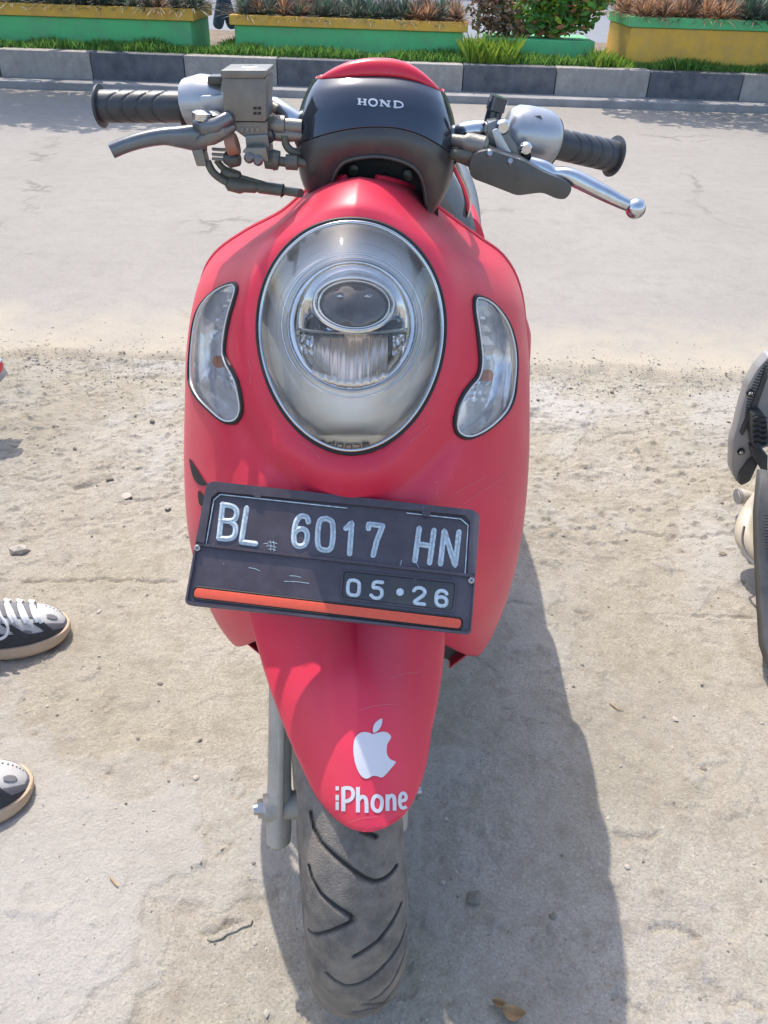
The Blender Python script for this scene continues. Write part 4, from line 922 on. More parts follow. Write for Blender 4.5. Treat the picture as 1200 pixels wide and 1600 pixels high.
# smooth tyre for picking
def tyreverts(Rm):
    A2 = ang[:, None]; c, s = np.cos(A2), np.sin(A2); p = np.zeros((NA, NS+1, 3))
    p += np.array(WC); p += (c*Rm)[..., None]*np.array(hd); p += (s*Rm)[..., None]*np.array((0, 0, 1)); p += (S_[None]*np.ones((NA, 1)))[..., None]*np.array(axl); return p
TP = tyreverts(np.tile(R_, (NA, 1)))
tb = BVHTree.FromPolygons([Vector(v) for v in TP[:, ::4].reshape(-1, 3)], gridf(TP[:, ::4], True, False)[1])
z4 = lambda x, y: (380+x/3.529+4, 1200+y/3.529)
tx = lambda s_: abs(s_) < .085
gro = [[(372, 245), (390, 330), (430, 410), (520, 500), (600, 570), (655, 612), (700, 632), (750, 620), (790, 590), (822, 548)],
       [(358, 545), (380, 620), (430, 700), (500, 760), (560, 800), (592, 825), (592, 850), (530, 885), (450, 920), (395, 930), (350, 905)],
       [(905, 555), (890, 660), (850, 760), (790, 870), (720, 960), (650, 1015), (605, 1045)], [(905, 740), (880, 880), (830, 1000), (760, 1090), (680, 1165), (620, 1195), (560, 1205), (500, 1175), (462, 1142)],
       [(885, 980), (850, 1090), (790, 1200), (730, 1260), (685, 1285)], [(790, 1290), (720, 1305), (650, 1305)],
       [(335, 1015), (350, 1110), (390, 1210), (450, 1290), (520, 1350), (620, 1386)], [(315, 1160), (340, 1250), (390, 1320), (440, 1365)], [(640, 345), (680, 365), (708, 380)], [(860, 1140), (810, 1230), (760, 1290)]]
def to_as(p):
    d = p-WC; a = math.atan2(d.z, d.dot(hd)); rr = math.hypot(d.z, d.dot(hd))-(WR-.050); s = d.dot(axl); return a*WR, math.atan2(s, rr)*.051
GRO = []
for g in gro:
    pl = []
    for x, y in g:
        h_ = hit(tb, *z4(x, y))
        if h_ is not None and tx(to_as(h_)[1]) and (not pl or math.dist(pl[-1], to_as(h_)) < .045): pl.append(to_as(h_))
    if len(pl) > 1: GRO.append(pl)
U = ang[:, None]*WR; U = np.where(U > PI*WR, U-2*PI*WR, U); Sx = AN[None]*.051+0*U; U = U+0*Sx
D = np.zeros_like(U)
amax = max(p[0] for g in GRO for p in g)+.03; amin = min(p[0] for g in GRO for p in g)
for g in GRO:
    m_ = (U > min(p[0] for p in g)-.02) & (U < max(p[0] for p in g)+.02); d = segdist(U[m_], Sx[m_], g); D[m_] = np.maximum(D[m_], np.exp(-(d/.0023)**3))
# repeat the pattern round the hidden part
per = .115
for k in range(int((2*PI*WR)/per)+1):
    u_ = amax+.02+k*per
    uu = (u_+PI*WR) % (2*PI*WR)-PI*WR
    if amin-.06 < uu < amax: continue
    for g in ([(0, -.05), (.03, -.03), (.05, -.005), (.045, .01)], [(.055, .05), (.085, .03), (.105, .005), (.1, -.008)]):
        g2 = [(uu+a, b) for a, b in g]; m_ = np.abs(U-uu-.05) < .09; d = segdist(U[m_], Sx[m_], g2); D[m_] = np.maximum(D[m_], np.exp(-(d/.0021)**4))
wear = .0006*(fbm(U*1+3, Sx+1, 90, 3, 31)-.5)
side_r = .0012*np.exp(-((np.abs(AN)-R(92))/.06)**2)[None]
TP = tyreverts(R_[None]-.0055*D+wear+side_r*0)
TP += (side_r*np.sign(AN)[None])[..., None]*np.array(axl)
V_, F_ = gridf(TP, True, False)
ty = obj('tyre', (V_, F_), M['tyre_grooved'], FW, ang=80, recalc=False)
at_ = ty.data.attributes.new('groove', 'FLOAT', 'POINT'); at_.data.foreach_set('value', np.clip(D.reshape(-1)*1.3, 0, 1).astype(np.float32))
rim_s = [(-.034, .165), (-.036, .178), (-.030, .182), (-.028, .168), (-.012, .160), (.012, .160), (.028, .168), (.030, .182), (.036, .178), (.034, .165), (.012, .150), (-.012, .150)]
obj('rim', MB().grid([[wheel_pt(a, s, r) for s, r in rim_s] for a in np.linspace(0, 2*PI, 72, endpoint=False)], True, True), M['black_satin'], FW)
for k in range(5):
    a = k*2*PI/5+.3; obj('spoke', MB().tube([wheel_pt(a, 0, .025), wheel_pt(a, 0, .09), wheel_pt(a+.06, 0, .158)], [.018, .013, .017], 8, True, .5, axl), M['black_satin'], FW)
obj('hub', MB().tube([WC-axl*.045, WC-axl*.03, WC+axl*.03, WC+axl*.045], [.024, .034, .034, .024], 24), M['cast'], FW)
obj('brake_disc', MB().add(*tube([WC+axl*.052, WC+axl*.056], [.095, .095], 48)), M['steel'], FW)
# fender
def circ_y(px_, py_, r):     # point at picture pos on the wheel cylinder of radius r (front/top side)
    d = ray(px_, py_); o_ = CAM-WC; du = Vector((d.dot(hd), d.z)); ou = Vector((o_.dot(hd), o_.z)); A2 = du.dot(du); B2 = 2*du.dot(ou); C2 = ou.dot(ou)-r*r
    disc = B2*B2-4*A2*C2
    t = (-B2-math.sqrt(max(0, disc)))/(2*A2); return CAM+d*t
fr = []
for (cx, cy, r, lx, ly, rx__, ry__, dp) in [(553, 905, .33, 384, 915, 696, 925, .075), (553, 950, .322, 392, 958, 695, 975, .07), (555, 1000, .312, 406, 1010, 692, 1025, .066), (556, 1060, .303, 424, 1072, 684, 1085, .052), (558, 1120, .295, 447, 1135, 673, 1140, .04),
                     (561, 1180, .289, 472, 1195, 664, 1195, .028), (565, 1230, .284, 494, 1240, 649, 1240, .02), (569, 1265, .281, 520, 1272, 631, 1270, .012), (573, 1289, .279, 546, 1291, 607, 1288, .005), (575, 1298, .278, 571, 1298, 579, 1298, .001)]:
    C = circ_y(cx, cy, r); fr.append((C, P(rx__, ry__, C.y+dp), P(lx, ly, C.y+dp)))
FG = super_rows(fr, 2.3, 90, 40)
fpx, fpy = projn(FG.reshape(-1, 3)); FV = FG.reshape(-1, 3).copy()
c1 = segdist(fpx, fpy, [(497, 940), (505, 1060), (520, 1180)]); c2 = segdist(fpx, fpy, [(652, 940), (648, 1060), (640, 1180)])
inside = sstep(498, 512, fpx-(fpy-940)*.07)*(1-sstep(640, 652, fpx+(fpy-940)*.05))*(1-sstep(1130, 1230, fpy)); FV[:, 1] -= .0016*inside; FV[:, 2] += .0016*inside
FF = gridf(FV.reshape(FG.shape))[1]; fbvh = BVHTree.FromPolygons([Vector(v) for v in FV], FF)
fender = obj('front_fender', (FV.tolist(), FF), M['red'], sc, ang=60, solid=.0022)
obj('fender_edge', MB().tube([FV[r*FG.shape[1]] for r in range(0, 90, 2)]+[FV[r*FG.shape[1]+FG.shape[1]-1] for r in range(88, -1, -2)], .0016, 6), M['red'], sc)
def onf(x, y, o_): return hit(fbvh, x, y, .0006+o_)
z3 = lambda x, y: (480+x/3.4286, 980+y/3.4286)
def fillpoly(poly, mapf, off, step=2.0):      # thin sticker: grid cells inside outline, ragged-free via patch to centroid
    cx = sum(p[0] for p in poly)/len(poly); cy = sum(p[1] for p in poly)/len(poly); G = []
    for k in range(9):
        t = k/8; G.append([mapf(x+(cx-x)*t, y+(cy-y)*t, off) for x, y in poly])
    return G
apple = [(350, 572), (375, 566), (405, 560), (430, 565), (448, 582), (446, 598), (430, 625), (426, 660), (432, 690), (455, 715), (475, 722), (455, 750), (425, 785), (400, 805), (375, 798), (350, 797), (325, 810), (300, 806), (275, 775), (255, 720), (247, 650), (256, 595), (285, 566), (320, 562)]
ap = [z3(x, y) for x, y in _closed(apple, 96)]
stk = empty('fruit_sticker', onf(*z3(350, 690), 0), parent=fender) if False else None
o = obj('fruit_sticker', MB().grid(fillpoly(ap, onf, .0003), wrapv=True), M['sticker'], sc, ang=80)
leaf_ = [z3(x, y) for x, y in _closed([(400, 490), (399, 520), (385, 548), (362, 565), (352, 560), (355, 530), (372, 505)], 40)]
obj('leaf_sticker', MB().grid(fillpoly(leaf_, onf, .0003), wrapv=True), M['sticker'], sc, ang=80)
mb = MB()
sk = lambda pts, hw, cl=False: ribbon(mb, [z3(x, y) for x, y in (chaikin(pts, 2, cl) if len(pts) > 2 else pts)], hw/3.4286, onf, .0003, .8, cl, (-1, 0, 1), (1, 1, 1), False)
sk([(161, 980), (161, 935)], 9); sk([(161, 928), (161, 898)], 9); sk([(161, 874), (161, 852)], 9)
sk([(194, 986), (194, 856)], 11); sk([(194, 862), (225, 860), (245, 872), (247, 908), (226, 930), (194, 934)], 10)
sk([(272, 992), (272, 856)], 11); sk([(272, 930), (290, 906), (312, 912), (318, 940), (318, 994)], 10.5)
sk([(376, 902), (398, 915), (402, 948), (392, 982), (370, 986), (352, 970), (348, 938), (358, 908)], 10, True)
sk([(430, 984), (430, 896)], 10.5); sk([(430, 925), (446, 900), (464, 905), (468, 930), (468, 982)], 10)
sk([(499, 932), (531, 924), (528, 896), (511, 886), (497, 902), (494, 940), (502, 966), (518, 970), (532, 960)], 9)
obj('lettering_sticker', mb, M['sticker'], sc, ang=80)

# fork legs + axle
def fork_side(px0, visible=True):
    sgn = -1
for sgn in (-1, 1):
    fk = empty('fork_leg', WC+axl*(sgn*.085), parent=sc)
    lat = axl*(sgn*.079)
    bot = WC+lat; top = WC+lat+Vector((0, .19, .38)); ax_up = (top-bot).normalized()
    obj('lower_tube', MB().tube([bot-ax_up*.055, bot-ax_up*.05, bot-ax_up*.02, bot+ax_up*.05, bot+ax_up*.30], [.011, .016, .017, .0155, .015], 24), M['fork'], fk)
    obj('rib', MB().box(bot+ax_up*.13+hd*.020, (.008, .014, .25), Matrix((axl, -hd, ax_up)).transposed().to_3x3() if True else None, .002), M['fork'], fk)
    obj('stanchion', MB().tube([bot+ax_up*.28, bot+ax_up*.52], .0145, 20), M['chrome'], fk)
    obj('axle_boss', MB().tube([bot-axl*sgn*.024, bot+axl*sgn*.020], [.0185, .0185], 24), M['fork'], fk)
    obj('axle_nut', MB().tube([bot+axl*sgn*.019, bot+axl*sgn*.028], [.0125, .012], 6), M['steel'], fk)
    obj('axle_end', MB().tube([bot+axl*sgn*.028, bot+axl*sgn*.033], [.008, .0075], 14), M['steel'], fk)
    obj('spacer', MB().tube([bot-axl*sgn*.024, bot-axl*sgn*.042], [.0125, .0115], 20), M['steel'], fk)
# ---------------------------------------------------------------- handlebar cowl
_P = P
def P(x, y, Y): return _P(x, y, Y-.05)
cw = [tri((601, 119, .968), (691, 138, 1.02), (497, 118, 1.02)), tri((602, 135, .955), (700, 155, 1.035), (484, 133, 1.035)), tri((602, 158, .944), (708, 180, 1.04), (473, 162, 1.04)), tri((602, 180, .938), (711, 205, 1.04), (469, 185, 1.04)),
      tri((601, 198, .934), (712, 228, 1.04), (468, 208, 1.04))]
cw2 = [tri((601, 199, .935), (711, 230, 1.038), (468, 210, 1.038)), tri((600, 220, .932), (707, 252, 1.035), (469, 232, 1.035)), tri((598, 245, .936), (700, 280, 1.025), (472, 258, 1.025)), tri((596, 275, .945), (688, 308, 1.01), (477, 282, 1.01)), tri((595, 300, .955), (672, 335, .99), (484, 300, .99))]
CG = super_rows(cw, 3.9, 40, 60, 2.2); cwb = BVHTree.FromPolygons([Vector(v) for v in CG.reshape(-1, 3)], gridf(CG)[1])
HC = empty('handlebar_cowl', P(600, 200, 1.0), parent=sc)
obj('front_visor', MB().grid(CG), M['black_gloss'], HC, ang=60, solid=.002)
C2 = super_rows(cw2, 3.9, 50, 60, 2.2); V2 = C2.reshape(-1, 3); F2 = gridf(C2)[1]; fc = np.array([V2[list(f)].mean(0) for f in F2]); qx, qy = projn(fc)
arch = [(516, 330), (518, 285), (530, 258), (548, 248), (590, 243), (625, 250), (650, 262), (662, 285), (668, 340)]; arch = chaikin(arch, 2)
k2 = inpoly(qx, qy, arch)
obj('lower_visor', MB().add(V2.tolist(), [f for f, k in zip(F2, k2) if not k]), M['black_satin'], HC, ang=60, solid=.003)
obj('arch_panel', MB().grid([[P(x, y, .99) for x in np.linspace(500, 685, 10)] for y in (238, 260, 290, 345)]), M['black'], HC, solid=.002)
for x, y in ((552, 265), (638, 273)):
    c = P(x, y, .985); obj('screw', MB().tube([c, c+Vector((0, -.004, 0)), c+Vector((0, -.005, 0))], [.006, .006, .003], 16), M['black_satin'], HC)
# lower edge arch lip
obj('arch_lip', MB().tube([hit(BVHTree.FromPolygons([Vector(v) for v in V2], F2), x, y, .001) or P(x, y, .95) for x, y in arch if y < 320], .0022, 8), M['black_satin'], HC)
# red cap: dome closing the top
capr = []
ed = [P(497+(691-497)*t, 118+20*t-0*math.sin(PI*t)+0, 1.02-.052*math.sin(PI*t)**.55) for t in np.linspace(0, 1, 41)]
top_front = CG[0]
G = []
for k, t in enumerate(np.linspace(0, 1, 26)**2):
    row = []
    for j, p in enumerate(top_front):
        p = Vector(p); s = (j/(len(top_front)-1))*2-1
        xc = (top_front[0][0]+top_front[-1][0])/2
        q = p.lerp(Vector((xc+(p.x-xc)*.78, p.y+.12, p.z-.09)), t); q.z += .031*math.sin(PI*t**.55)*(max(0, 1-abs((p.x-xc)/((top_front[-1][0]-top_front[0][0])/2*1.005))**2.4))**.6
        row.append(q)
    G.append(row)
obj('cap', MB().grid(G), M['redgloss'], HC, ang=60, solid=.002)
# cowl rear half (dashboard side)
G = []
for rr_ in (CG[0], CG[20], CG[-1], C2[20], C2[-1]):
    a, b = Vector(rr_[0]), Vector(rr_[-1]); G.append([a.lerp(b, t)+Vector((0, .06*math.sin(PI*t)**.6, 0)) for t in np.linspace(0, 1, 21)])
obj('rear_cover', MB().grid(G), M['black_satin'], HC, solid=.002)
# HOND lettering
z5 = lambda x, y: (430+x/3.4286, 70+y/3.4286)
onc = lambda x, y, o_: hit(cwb, x, y, .0004+o_)
mb = MB()
def hk(pts, hw, cl=False): ribbon(mb, [z5(x, y) for x, y in pts], hw/3.4286, onc, .0005, .8, cl, (-1, 0, 1), (1, 1, 1), False)
def slab(x, y0_, y1_, hw=5.5, sw=10): hk([(x, y0_), (x, y1_)], hw); hk([(x-sw, y0_+2), (x+sw, y0_+4)], 2.6); hk([(x-sw, y1_-4), (x+sw, y1_-2)], 2.6)
slab(451, 286, 322); slab(481, 289, 325); hk([(451, 305), (481, 307)], 2.8)
hk(chaikin([(524, 290), (542, 297), (546, 312), (538, 326), (520, 328), (506, 319), (502, 304), (508, 294)], 2, True), 5, True)
slab(569, 294, 330, 4, 10); slab(608, 298, 334, 4, 10); hk([(569, 296), (608, 332)], 6)
slab(642, 300, 337); hk(chaikin([(638, 301), (665, 304), (683, 314), (684, 334), (640, 337)], 1), 4)
obj('brand_lettering', mb, M['letter'], HC, ang=80)

# ---------------------------------------------------------------- left (viewer) control cluster
def P(x, y, Y): return _P(x, y, Y-.085)
HB = empty('handlebar', P(590, 200, 1.06), parent=sc)
def grip(a, b, r, name='grip'):
    a, b = Vector(a), Vector(b); d = (b-a).normalized(); L_ = (b-a).length; n1 = Vector((0, 0, 1)); n1 = (n1-d*n1.dot(d)).normalized(); n2 = d.cross(n1)
    na, ns = 110, 64; G = []
    for i in range(na):
        t = i/(na-1); row = []
        for k in range(ns):
            an = 2*PI*k/ns; rr = r*(1-.06*t)
            ph = (t*L_*1000-6)/17
            g = 0
            if .12 < t < .86:
                for q in range(5):
                    c0 = .30+q*.17; dd = abs(t-(c0-.15*abs(math.sin(an))**1.5))*L_; g = max(g, math.exp(-(dd/.0012)**4)) if q < 4 else g
            rr -= .0011*g
            if t < .05: rr = r*1.30*(1-((.05-t)/.05)**4*.18)
            row.append(a+d*(t*L_)+n1*(rr*math.cos(an))+n2*(rr*math.sin(an)))
        G.append(row)
    mbx = MB().grid(G, False, True); n0 = len(mbx.v)
    mbx.v.append(tuple(a-d*.001)); mbx.v.append(tuple(b))
    for k in range(ns): mbx.f.append((n0, (k+1) % ns, k)); mbx.f.append((n0+1, (na-1)*ns+k, (na-1)*ns+(k+1) % ns))
    return obj(name, mbx, M['rubber'], HB, ang=35)
gy = 1.06
gl0, gl1 = P(153, 166, gy), P(290, 167, gy-.005)
grip(gl0, gl1, .0168)
def disc(name, x, y, Y, rx, wd, mt, dirv=Vector((1, 0, -.02)), par=None, seg=32, rads=None):
    c = P(x, y, Y); d = dirv.normalized(); return obj(name, MB().tube([c-d*wd/2, c-d*wd*.4, c+d*wd*.4, c+d*wd/2], [rx*.9, rx, rx, rx*.9], seg), mt, par or HB)
disc('grip_flange', 291, 165, 1.055, .0245, .007, M['black'])
def lathe_px(name, pts, mt, seg=28, par=None, flat=1, up=None):   # pts: (px,py,Y,r)
    return obj(name, MB().tube([P(x, y, Y) for x, y, Y, r in pts], [r for *_, r in pts], seg, True, flat, up), mt, par or HB)
lathe_px('switch_housing', [(297, 164, 1.05, .024), (300, 163, 1.05, .0275), (320, 160, 1.045, .029), (340, 160, 1.04, .027), (352, 160, 1.04, .022)], M['silver'], flat=.95)
obj('switch_knob', MB().prism([P(x, y, 1.02) for x, y in rrect([(324, 119), (345, 119), (346, 132), (323, 132)], 3, 3)], (0, .02, 0), .001), M['black_satin'], HB)
obj('throttle_box', MB().prism([P(x, y, 1.012) for x, y in rrect([(312, 150), (352, 148), (356, 178), (312, 182)], 4, 3)], (0, .03, 0), .002), M['silver'], HB)
# reservoir
MC = empty('master_cylinder', P(380, 170, 1.0), parent=sc)
Yr = .985
obj('reservoir_body', MB().prism([P(x, y, Yr) for x, y in rrect([(347, 122), (416, 122), (416, 190), (351, 189)], 4, 4)], (0, .05, 0), .003), M['reservoir'], MC, ang=50)
obj('reservoir_lid', MB().prism([P(x, y, Yr-.002) for x, y in rrect([(343, 110), (417, 110), (416, 122), (346, 122)], 4, 4)], (0, .055, 0), .0018), M['reservoir'], MC, ang=50)
c = P(390, 108, Yr+.028); obj('lid_knob', MB().tube([c-Vector((0, 0, .002)), c+Vector((0, 0, .002)), c+Vector((0, 0, .003))], [.0095, .0095, .006], 24), M['chrome'], MC)
for dx in (0, 7):
    for dy in (0, 8): obj('embossed_mark', MB().prism([P(x+dx, y+dy, Yr-.0002) for x, y in ((396, 167), (401, 167), (401, 171), (396, 171))], (0, -.0008, 0)), M['black'], MC)
obj('cylinder_body', MB().prism([P(x, y, Yr+.004) for x, y in rrect([(352, 190), (418, 191), (418, 212), (384, 216), (356, 208)], 3, 3)], (0, .04, 0), .002), M['reservoir'], MC, ang=40)
mb = MB()
for i, x in enumerate((376, 384, 392, 400)): mb.prism([P(a, b, Yr+.0035) for a, b in ((x, 199), (x+5, 199), (x+5, 206), (x, 206))], (0, -.0008, 0))
obj('embossed_number', mb, M['cast'], MC)
obj('clamp_block', MB().prism([P(x, y, Yr+.002) for x, y in rrect([(383, 212), (418, 210), (421, 232), (385, 232)], 2, 3)], (0, .04, 0), .002), M['lever'], MC, ang=40)
obj('bolt_block', MB().prism([P(x, y, Yr-.008) for x, y in rrect([(379, 236), (385, 231), (416, 231), (420, 254), (412, 262), (384, 258), (376, 248)], 2, 2)], (0, .045, 0), .002), M['cast'], MC, ang=40)
for x, y in ((389, 247), (403, 251)): c = P(x, y, Yr-.009); obj('bolt', MB().tube([c+Vector((0, .004, 0)), c, c+Vector((0, -.002, 0))], [.0055, .0055, .003], 14), M['lever'], MC)
# lever bracket castings
obj('lever_bracket', MB().prism([P(x, y, 1.0) for x, y in rrect([(310, 190), (334, 192), (356, 178), (362, 196), (368, 232), (330, 244), (318, 232)], 3, 3)], (0, .035, 0), .003), M['cast'], MC, ang=40)
obj('bracket_strap', MB().tube([P(308, 193, .995), P(320, 200, .985), P(340, 196, .982), P(358, 184, .985), P(366, 180, .995)], [.006, .008, .008, .007, .005], 12), M['lever'], MC)
obj('bracket_strap', MB().tube([P(312, 222, .99), P(330, 214, .985), P(350, 204, .984), P(364, 198, .99)], [.005, .008, .008, .005], 12), M['cast'], MC)
lathe_px('pivot_bolt', [(318, 196, .992, .007), (317, 186, .992, .0075), (316, 182, .99, .0105), (316, 176, .99, .0105), (316, 172, .99, .006)], M['chrome'], 14, MC)
lathe_px('mount_bolt', [(334, 186, 1.0, .007), (333, 178, 1.0, .009), (333, 174, 1.0, .005)], M['silver'], 14, MC)
obj('bracket_tab', MB().prism([P(x, y, .992) for x, y in ((298, 232), (316, 232), (323, 260), (307, 260))], (0, .02, 0), .0015), M['cast'], MC, ang=40)
obj('copper_bushing', MB().tube([P(355, 228, .985), P(371, 224, .985)], [.0105, .0105], 16), mat('copper brown plastic', (.28, .13, .08), .45), MC)
obj('switch_plug', MB().tube([P(352, 246, .99), P(362, 249, .988), P(374, 250, .986)], [.006, .0085, .006], 14), M['black_satin'], MC)
for y in (233, 241, 248): obj('switch_wire', MB().tube([P(332, y, .995), P(345, y+1, .992), P(362, y+1, .99)], .0017, 8), M['cast'], MC)
# brake lever (left in picture): flattened blade
BL = empty('brake_lever', P(300, 215, 1.0), parent=sc)
def blade(name, pts, mt, par, seg=20):
    V_, F_ = [], []
    ps = [P(x, y, Y) for x, y, Y, a, b in pts]; n = len(ps)
    cps = catmull([[*p, a, b] for p, (_, _, _, a, b) in zip(ps, pts)], n*6)
    G = []
    for i, q in enumerate(cps):
        t = Vector(cps[min(i+1, len(cps)-1)][:3]-cps[max(i-1, 0)][:3]).normalized(); nrm = Vector((0, -1, 0)); nrm = (nrm-t*nrm.dot(t)).normalized(); bb = t.cross(nrm); c = Vector(q[:3])
        G.append([c+bb*(q[3]*math.copysign(abs(math.cos(a))**.8, math.cos(a)))+nrm*(q[4]*math.copysign(abs(math.sin(a))**.8, math.sin(a))) for a in np.linspace(0, 2*PI, seg, endpoint=False)])
    mbx = MB().grid(G, False, True); mbx.f.append(tuple(range(seg))); mbx.f.append(tuple((len(G)-1)*seg+k for k in range(seg))); return obj(name, mbx, mt, par, ang=40)
blade('lever_blade', [(322, 216, 1.0, .012, .009), (300, 215, .995, .0125, .008), (280, 214, .99, .0105, .008), (255, 213, .985, .0085, .008), (225, 218, .98, .0078, .008), (198, 226, .975, .0075, .008), (174, 236, .97, .0074, .007)], M['lever'], BL)
obj('lever_root', MB().prism([P(x, y, .99) for x, y in rrect([(284, 203), (318, 200), (330, 214), (318, 230), (298, 232), (288, 220)], 3, 3)], (0, .022, 0), .002), M['cast'], BL, ang=40)
# cables left
for pts, rad in ([[(324, 252, 1.0), (332, 268, 1.0), (346, 280, 1.0), (360, 287, 1.0)], .0042], [[(338, 250, 1.005), (348, 262, 1.005), (360, 270, 1.005)], .0036]):
    obj('cable', MB().tube([Vector(v) for v in catmull([P(*p) for p in pts], 18)], rad, 12), M['cable'], HB)
lathe_px('cable_boot', [(354, 285, 1.0, .0045), (358, 287, 1.0, .0075), (376, 291, 1.0, .008), (382, 291, 1.0, .0065), (398, 292, 1.0, .0065), (404, 292, 1.0, .0045)], M['cable'], 16)
lathe_px('cable_end', [(400, 292, 1.0, .0035), (404, 292, 1.0, .0065), (410, 293, 1.0, .0065), (440, 297, .99, .0062), (441, 298, .99, .0075), (444, 298, .99, .0045), (470, 302, .97, .0045)], M['cable'], 16)
lathe_px('cable_boot', [(346, 266, 1.006, .004), (350, 268, 1.006, .006), (362, 272, 1.005, .0062), (374, 275, 1.005, .005), (376, 276, 1.005, .003)], M['cable'], 16)
obj('cable', MB().tube([P(374, 276, 1.005), P(400, 283, 1.0), P(440, 293, .995), P(460, 299, .98)], [.0028, .0024, .0016, .0014], 10), M['cable'], HB)
# tubes between cluster and cowl
obj('handlebar_tube', MB().tube([P(x, y, Y) for x, y, Y in ((300, 165, 1.06), (400, 163, 1.06), (430, 168, 1.05), (450, 182, 1.045), (470, 196, 1.04), (500, 205, 1.05))], .0105, 20), M['chrome'], HB)
lathe_px('cable_adjuster', [(416, 195, 1.005, .008), (432, 195, 1.0, .0085), (433, 195, 1.0, .0095), (445, 196, 1.0, .0095), (446, 196, 1.0, .007), (458, 197, 1.0, .0075), (472, 198, 1.0, .007)], M['cast'], 18)
lathe_px('cable_adjuster', [(418, 209, 1.0, .006), (430, 209, 1.0, .007), (450, 210, 1.0, .0075), (474, 212, 1.0, .0055)], M['cast'], 18)
obj('cable', MB().tube([Vector(v) for v in catmull([P(445, 212, .995), P(447, 226, .995), P(456, 236, .995), P(474, 240, 1.0)], 16)], .0042, 12), M['cable'], HB)
obj('cable', MB().tube([Vector(v) for v in catmull([P(462, 205, 1.0), P(464, 220, 1.0), P(470, 232, 1.01)], 10)], .003, 12), M['cable'], HB)
lathe_px('hose_union', [(414, 250, .99, .0085), (426, 250, .99, .0095), (428, 250, .99, .0105), (436, 251, .99, .0095), (437, 252, .99, .005), (446, 253, .99, .005), (447, 253, .99, .0078), (465, 254, .99, .0078), (466, 254, .99, .0045), (480, 255, .99, .0045)], M['cable'], 18)
obj('wire_loop', MB().tube([Vector(v) for v in catmull([P(420, 190, 1.0), P(428, 214, .99), P(422, 222, .99), P(412, 218, .99)], 14)], .0011, 6), M['black'], HB)

# ---------------------------------------------------------------- right (viewer) control cluster
gr0, gr1 = P(962, 245, 1.09), P(862, 223, 1.065)
grip(gr0, gr1, .0172)
dv = (gr0-gr1).normalized()
c = P(857, 222, 1.06); obj('grip_flange', MB().tube([c-dv*.004, c-dv*.003, c+dv*.003, c+dv*.004], [.023, .0265, .0265, .023], 30), M['black'], HB)
obj('bar_end', MB().tube([gr0, gr0+dv*.002, gr0+dv*.004], [.016, .015, .008], 24), M['chrome'], HB)
lathe_px('switch_housing', [(788, 200, 1.045, .014), (791, 201, 1.045, .021), (800, 204, 1.046, .0265), (815, 209, 1.048, .029), (835, 215, 1.052, .0305), (850, 219, 1.056, .030), (855, 220, 1.058, .027)], M['silver'], 32)
obj('switch_knob', MB().prism([P(x, y, 1.03) for x, y in rrect([(826, 182), (845, 180), (849, 190), (846, 194), (828, 187)], 2, 3)], (0, .022, 0), .0015), M['black_satin'], HB)
# mirror stub
lathe_px('mirror_stub', [(768, 192, 1.03, .0085), (773, 174, 1.03, .0088), (773.5, 172, 1.03, .0102), (780.5, 151, 1.03, .0102)], M['black_gloss'], 24)
CB = empty('clutch_style_bracket', P(800, 240, 1.0), parent=sc); CB.name = 'lever_mount'
WORG['lever_mount'] = WORG['clutch_style_bracket']
def prz(name, poly, Y, dep, mt, par, bev=.002, rr=3): return obj(name, MB().prism([P(x, y, Y) for x, y in rrect2(poly, rr)], (0, dep, 0), bev), mt, par, ang=42)
def rrect2(poly, r, n=3):
    out = []; k = len(poly)
    for i in range(k):
        a = np.array(poly[i-1], float); b = np.array(poly[i], float); c = np.array(poly[(i+1) % k], float); la, lc = np.linalg.norm(a-b), np.linalg.norm(c-b)
        ra = min(r, la*.4); rc = min(r, lc*.4); u = (a-b)/la*ra; v_ = (c-b)/lc*rc
        for t in np.linspace(0, 1, n): out.append(tuple(b+u*(1-t)**2+v_*t**2))
    return out
# bracket: angled alloy plate
prz('bracket_plate', [(762, 193), (776, 187), (790, 197), (797, 212), (812, 235), (828, 246), (830, 258), (800, 262), (770, 240), (760, 215)], 1.0, .03, M['lever'], CB, .003)
prz('bracket_rib', [(768, 205), (778, 200), (800, 240), (812, 252), (800, 256), (780, 244)], .992, .012, M['silver'], CB, .002)
for x, y, r in ((786, 199, .0075), (822, 233, .0068)): c = P(x, y, .995); obj('bolt', MB().tube([c+Vector((0, .006, 0)), c, c+Vector((0, -.003, .0))], [r, r, r*.7], 18), M['chrome'], CB)
prz('bracket_foot', [(817, 240), (830, 240), (830, 250), (818, 250)], .995, .02, M['black'], CB, .001, 1)
# rubber cover
prz('rubber_cover', [(735, 252), (747, 237), (765, 234), (820, 252), (848, 268), (880, 281), (893, 289), (893, 300), (884, 312), (870, 311), (848, 301), (830, 303), (808, 306), (770, 291), (738, 279), (733, 268)], .965, .045, M['black_satin'], CB, .006, 6)
for x, y in ((765, 240), (797, 252)): c = P(x, y, .966); obj('bolt', MB().tube([c+Vector((0, .003, 0)), c, c+Vector((0, -.0025, .001))], [.0042, .0042, .0025], 14), M['steel'], CB)
RL = empty('brake_lever', P(900, 280, 1.0), parent=sc)
blade('lever_blade', [(828, 256, .995, .008, .009), (846, 264, .99, .0095, .009), (866, 273, .985, .0082, .008), (884, 274, .98, .0082, .008), (905, 282, .975, .0085, .0085), (940, 300, .965, .0078, .008), (965, 313, .96, .0068, .0072), (982, 321, .957, .006, .006)], M['chrome'], RL)
c = P(993, 326, .955)
G = [[c+Vector((math.sin(t)*math.cos(a), math.sin(t)*math.sin(a), math.cos(t)))*.0105 for a in np.linspace(0, 2*PI, 24, endpoint=False)] for t in np.linspace(.01, PI-.01, 14)]
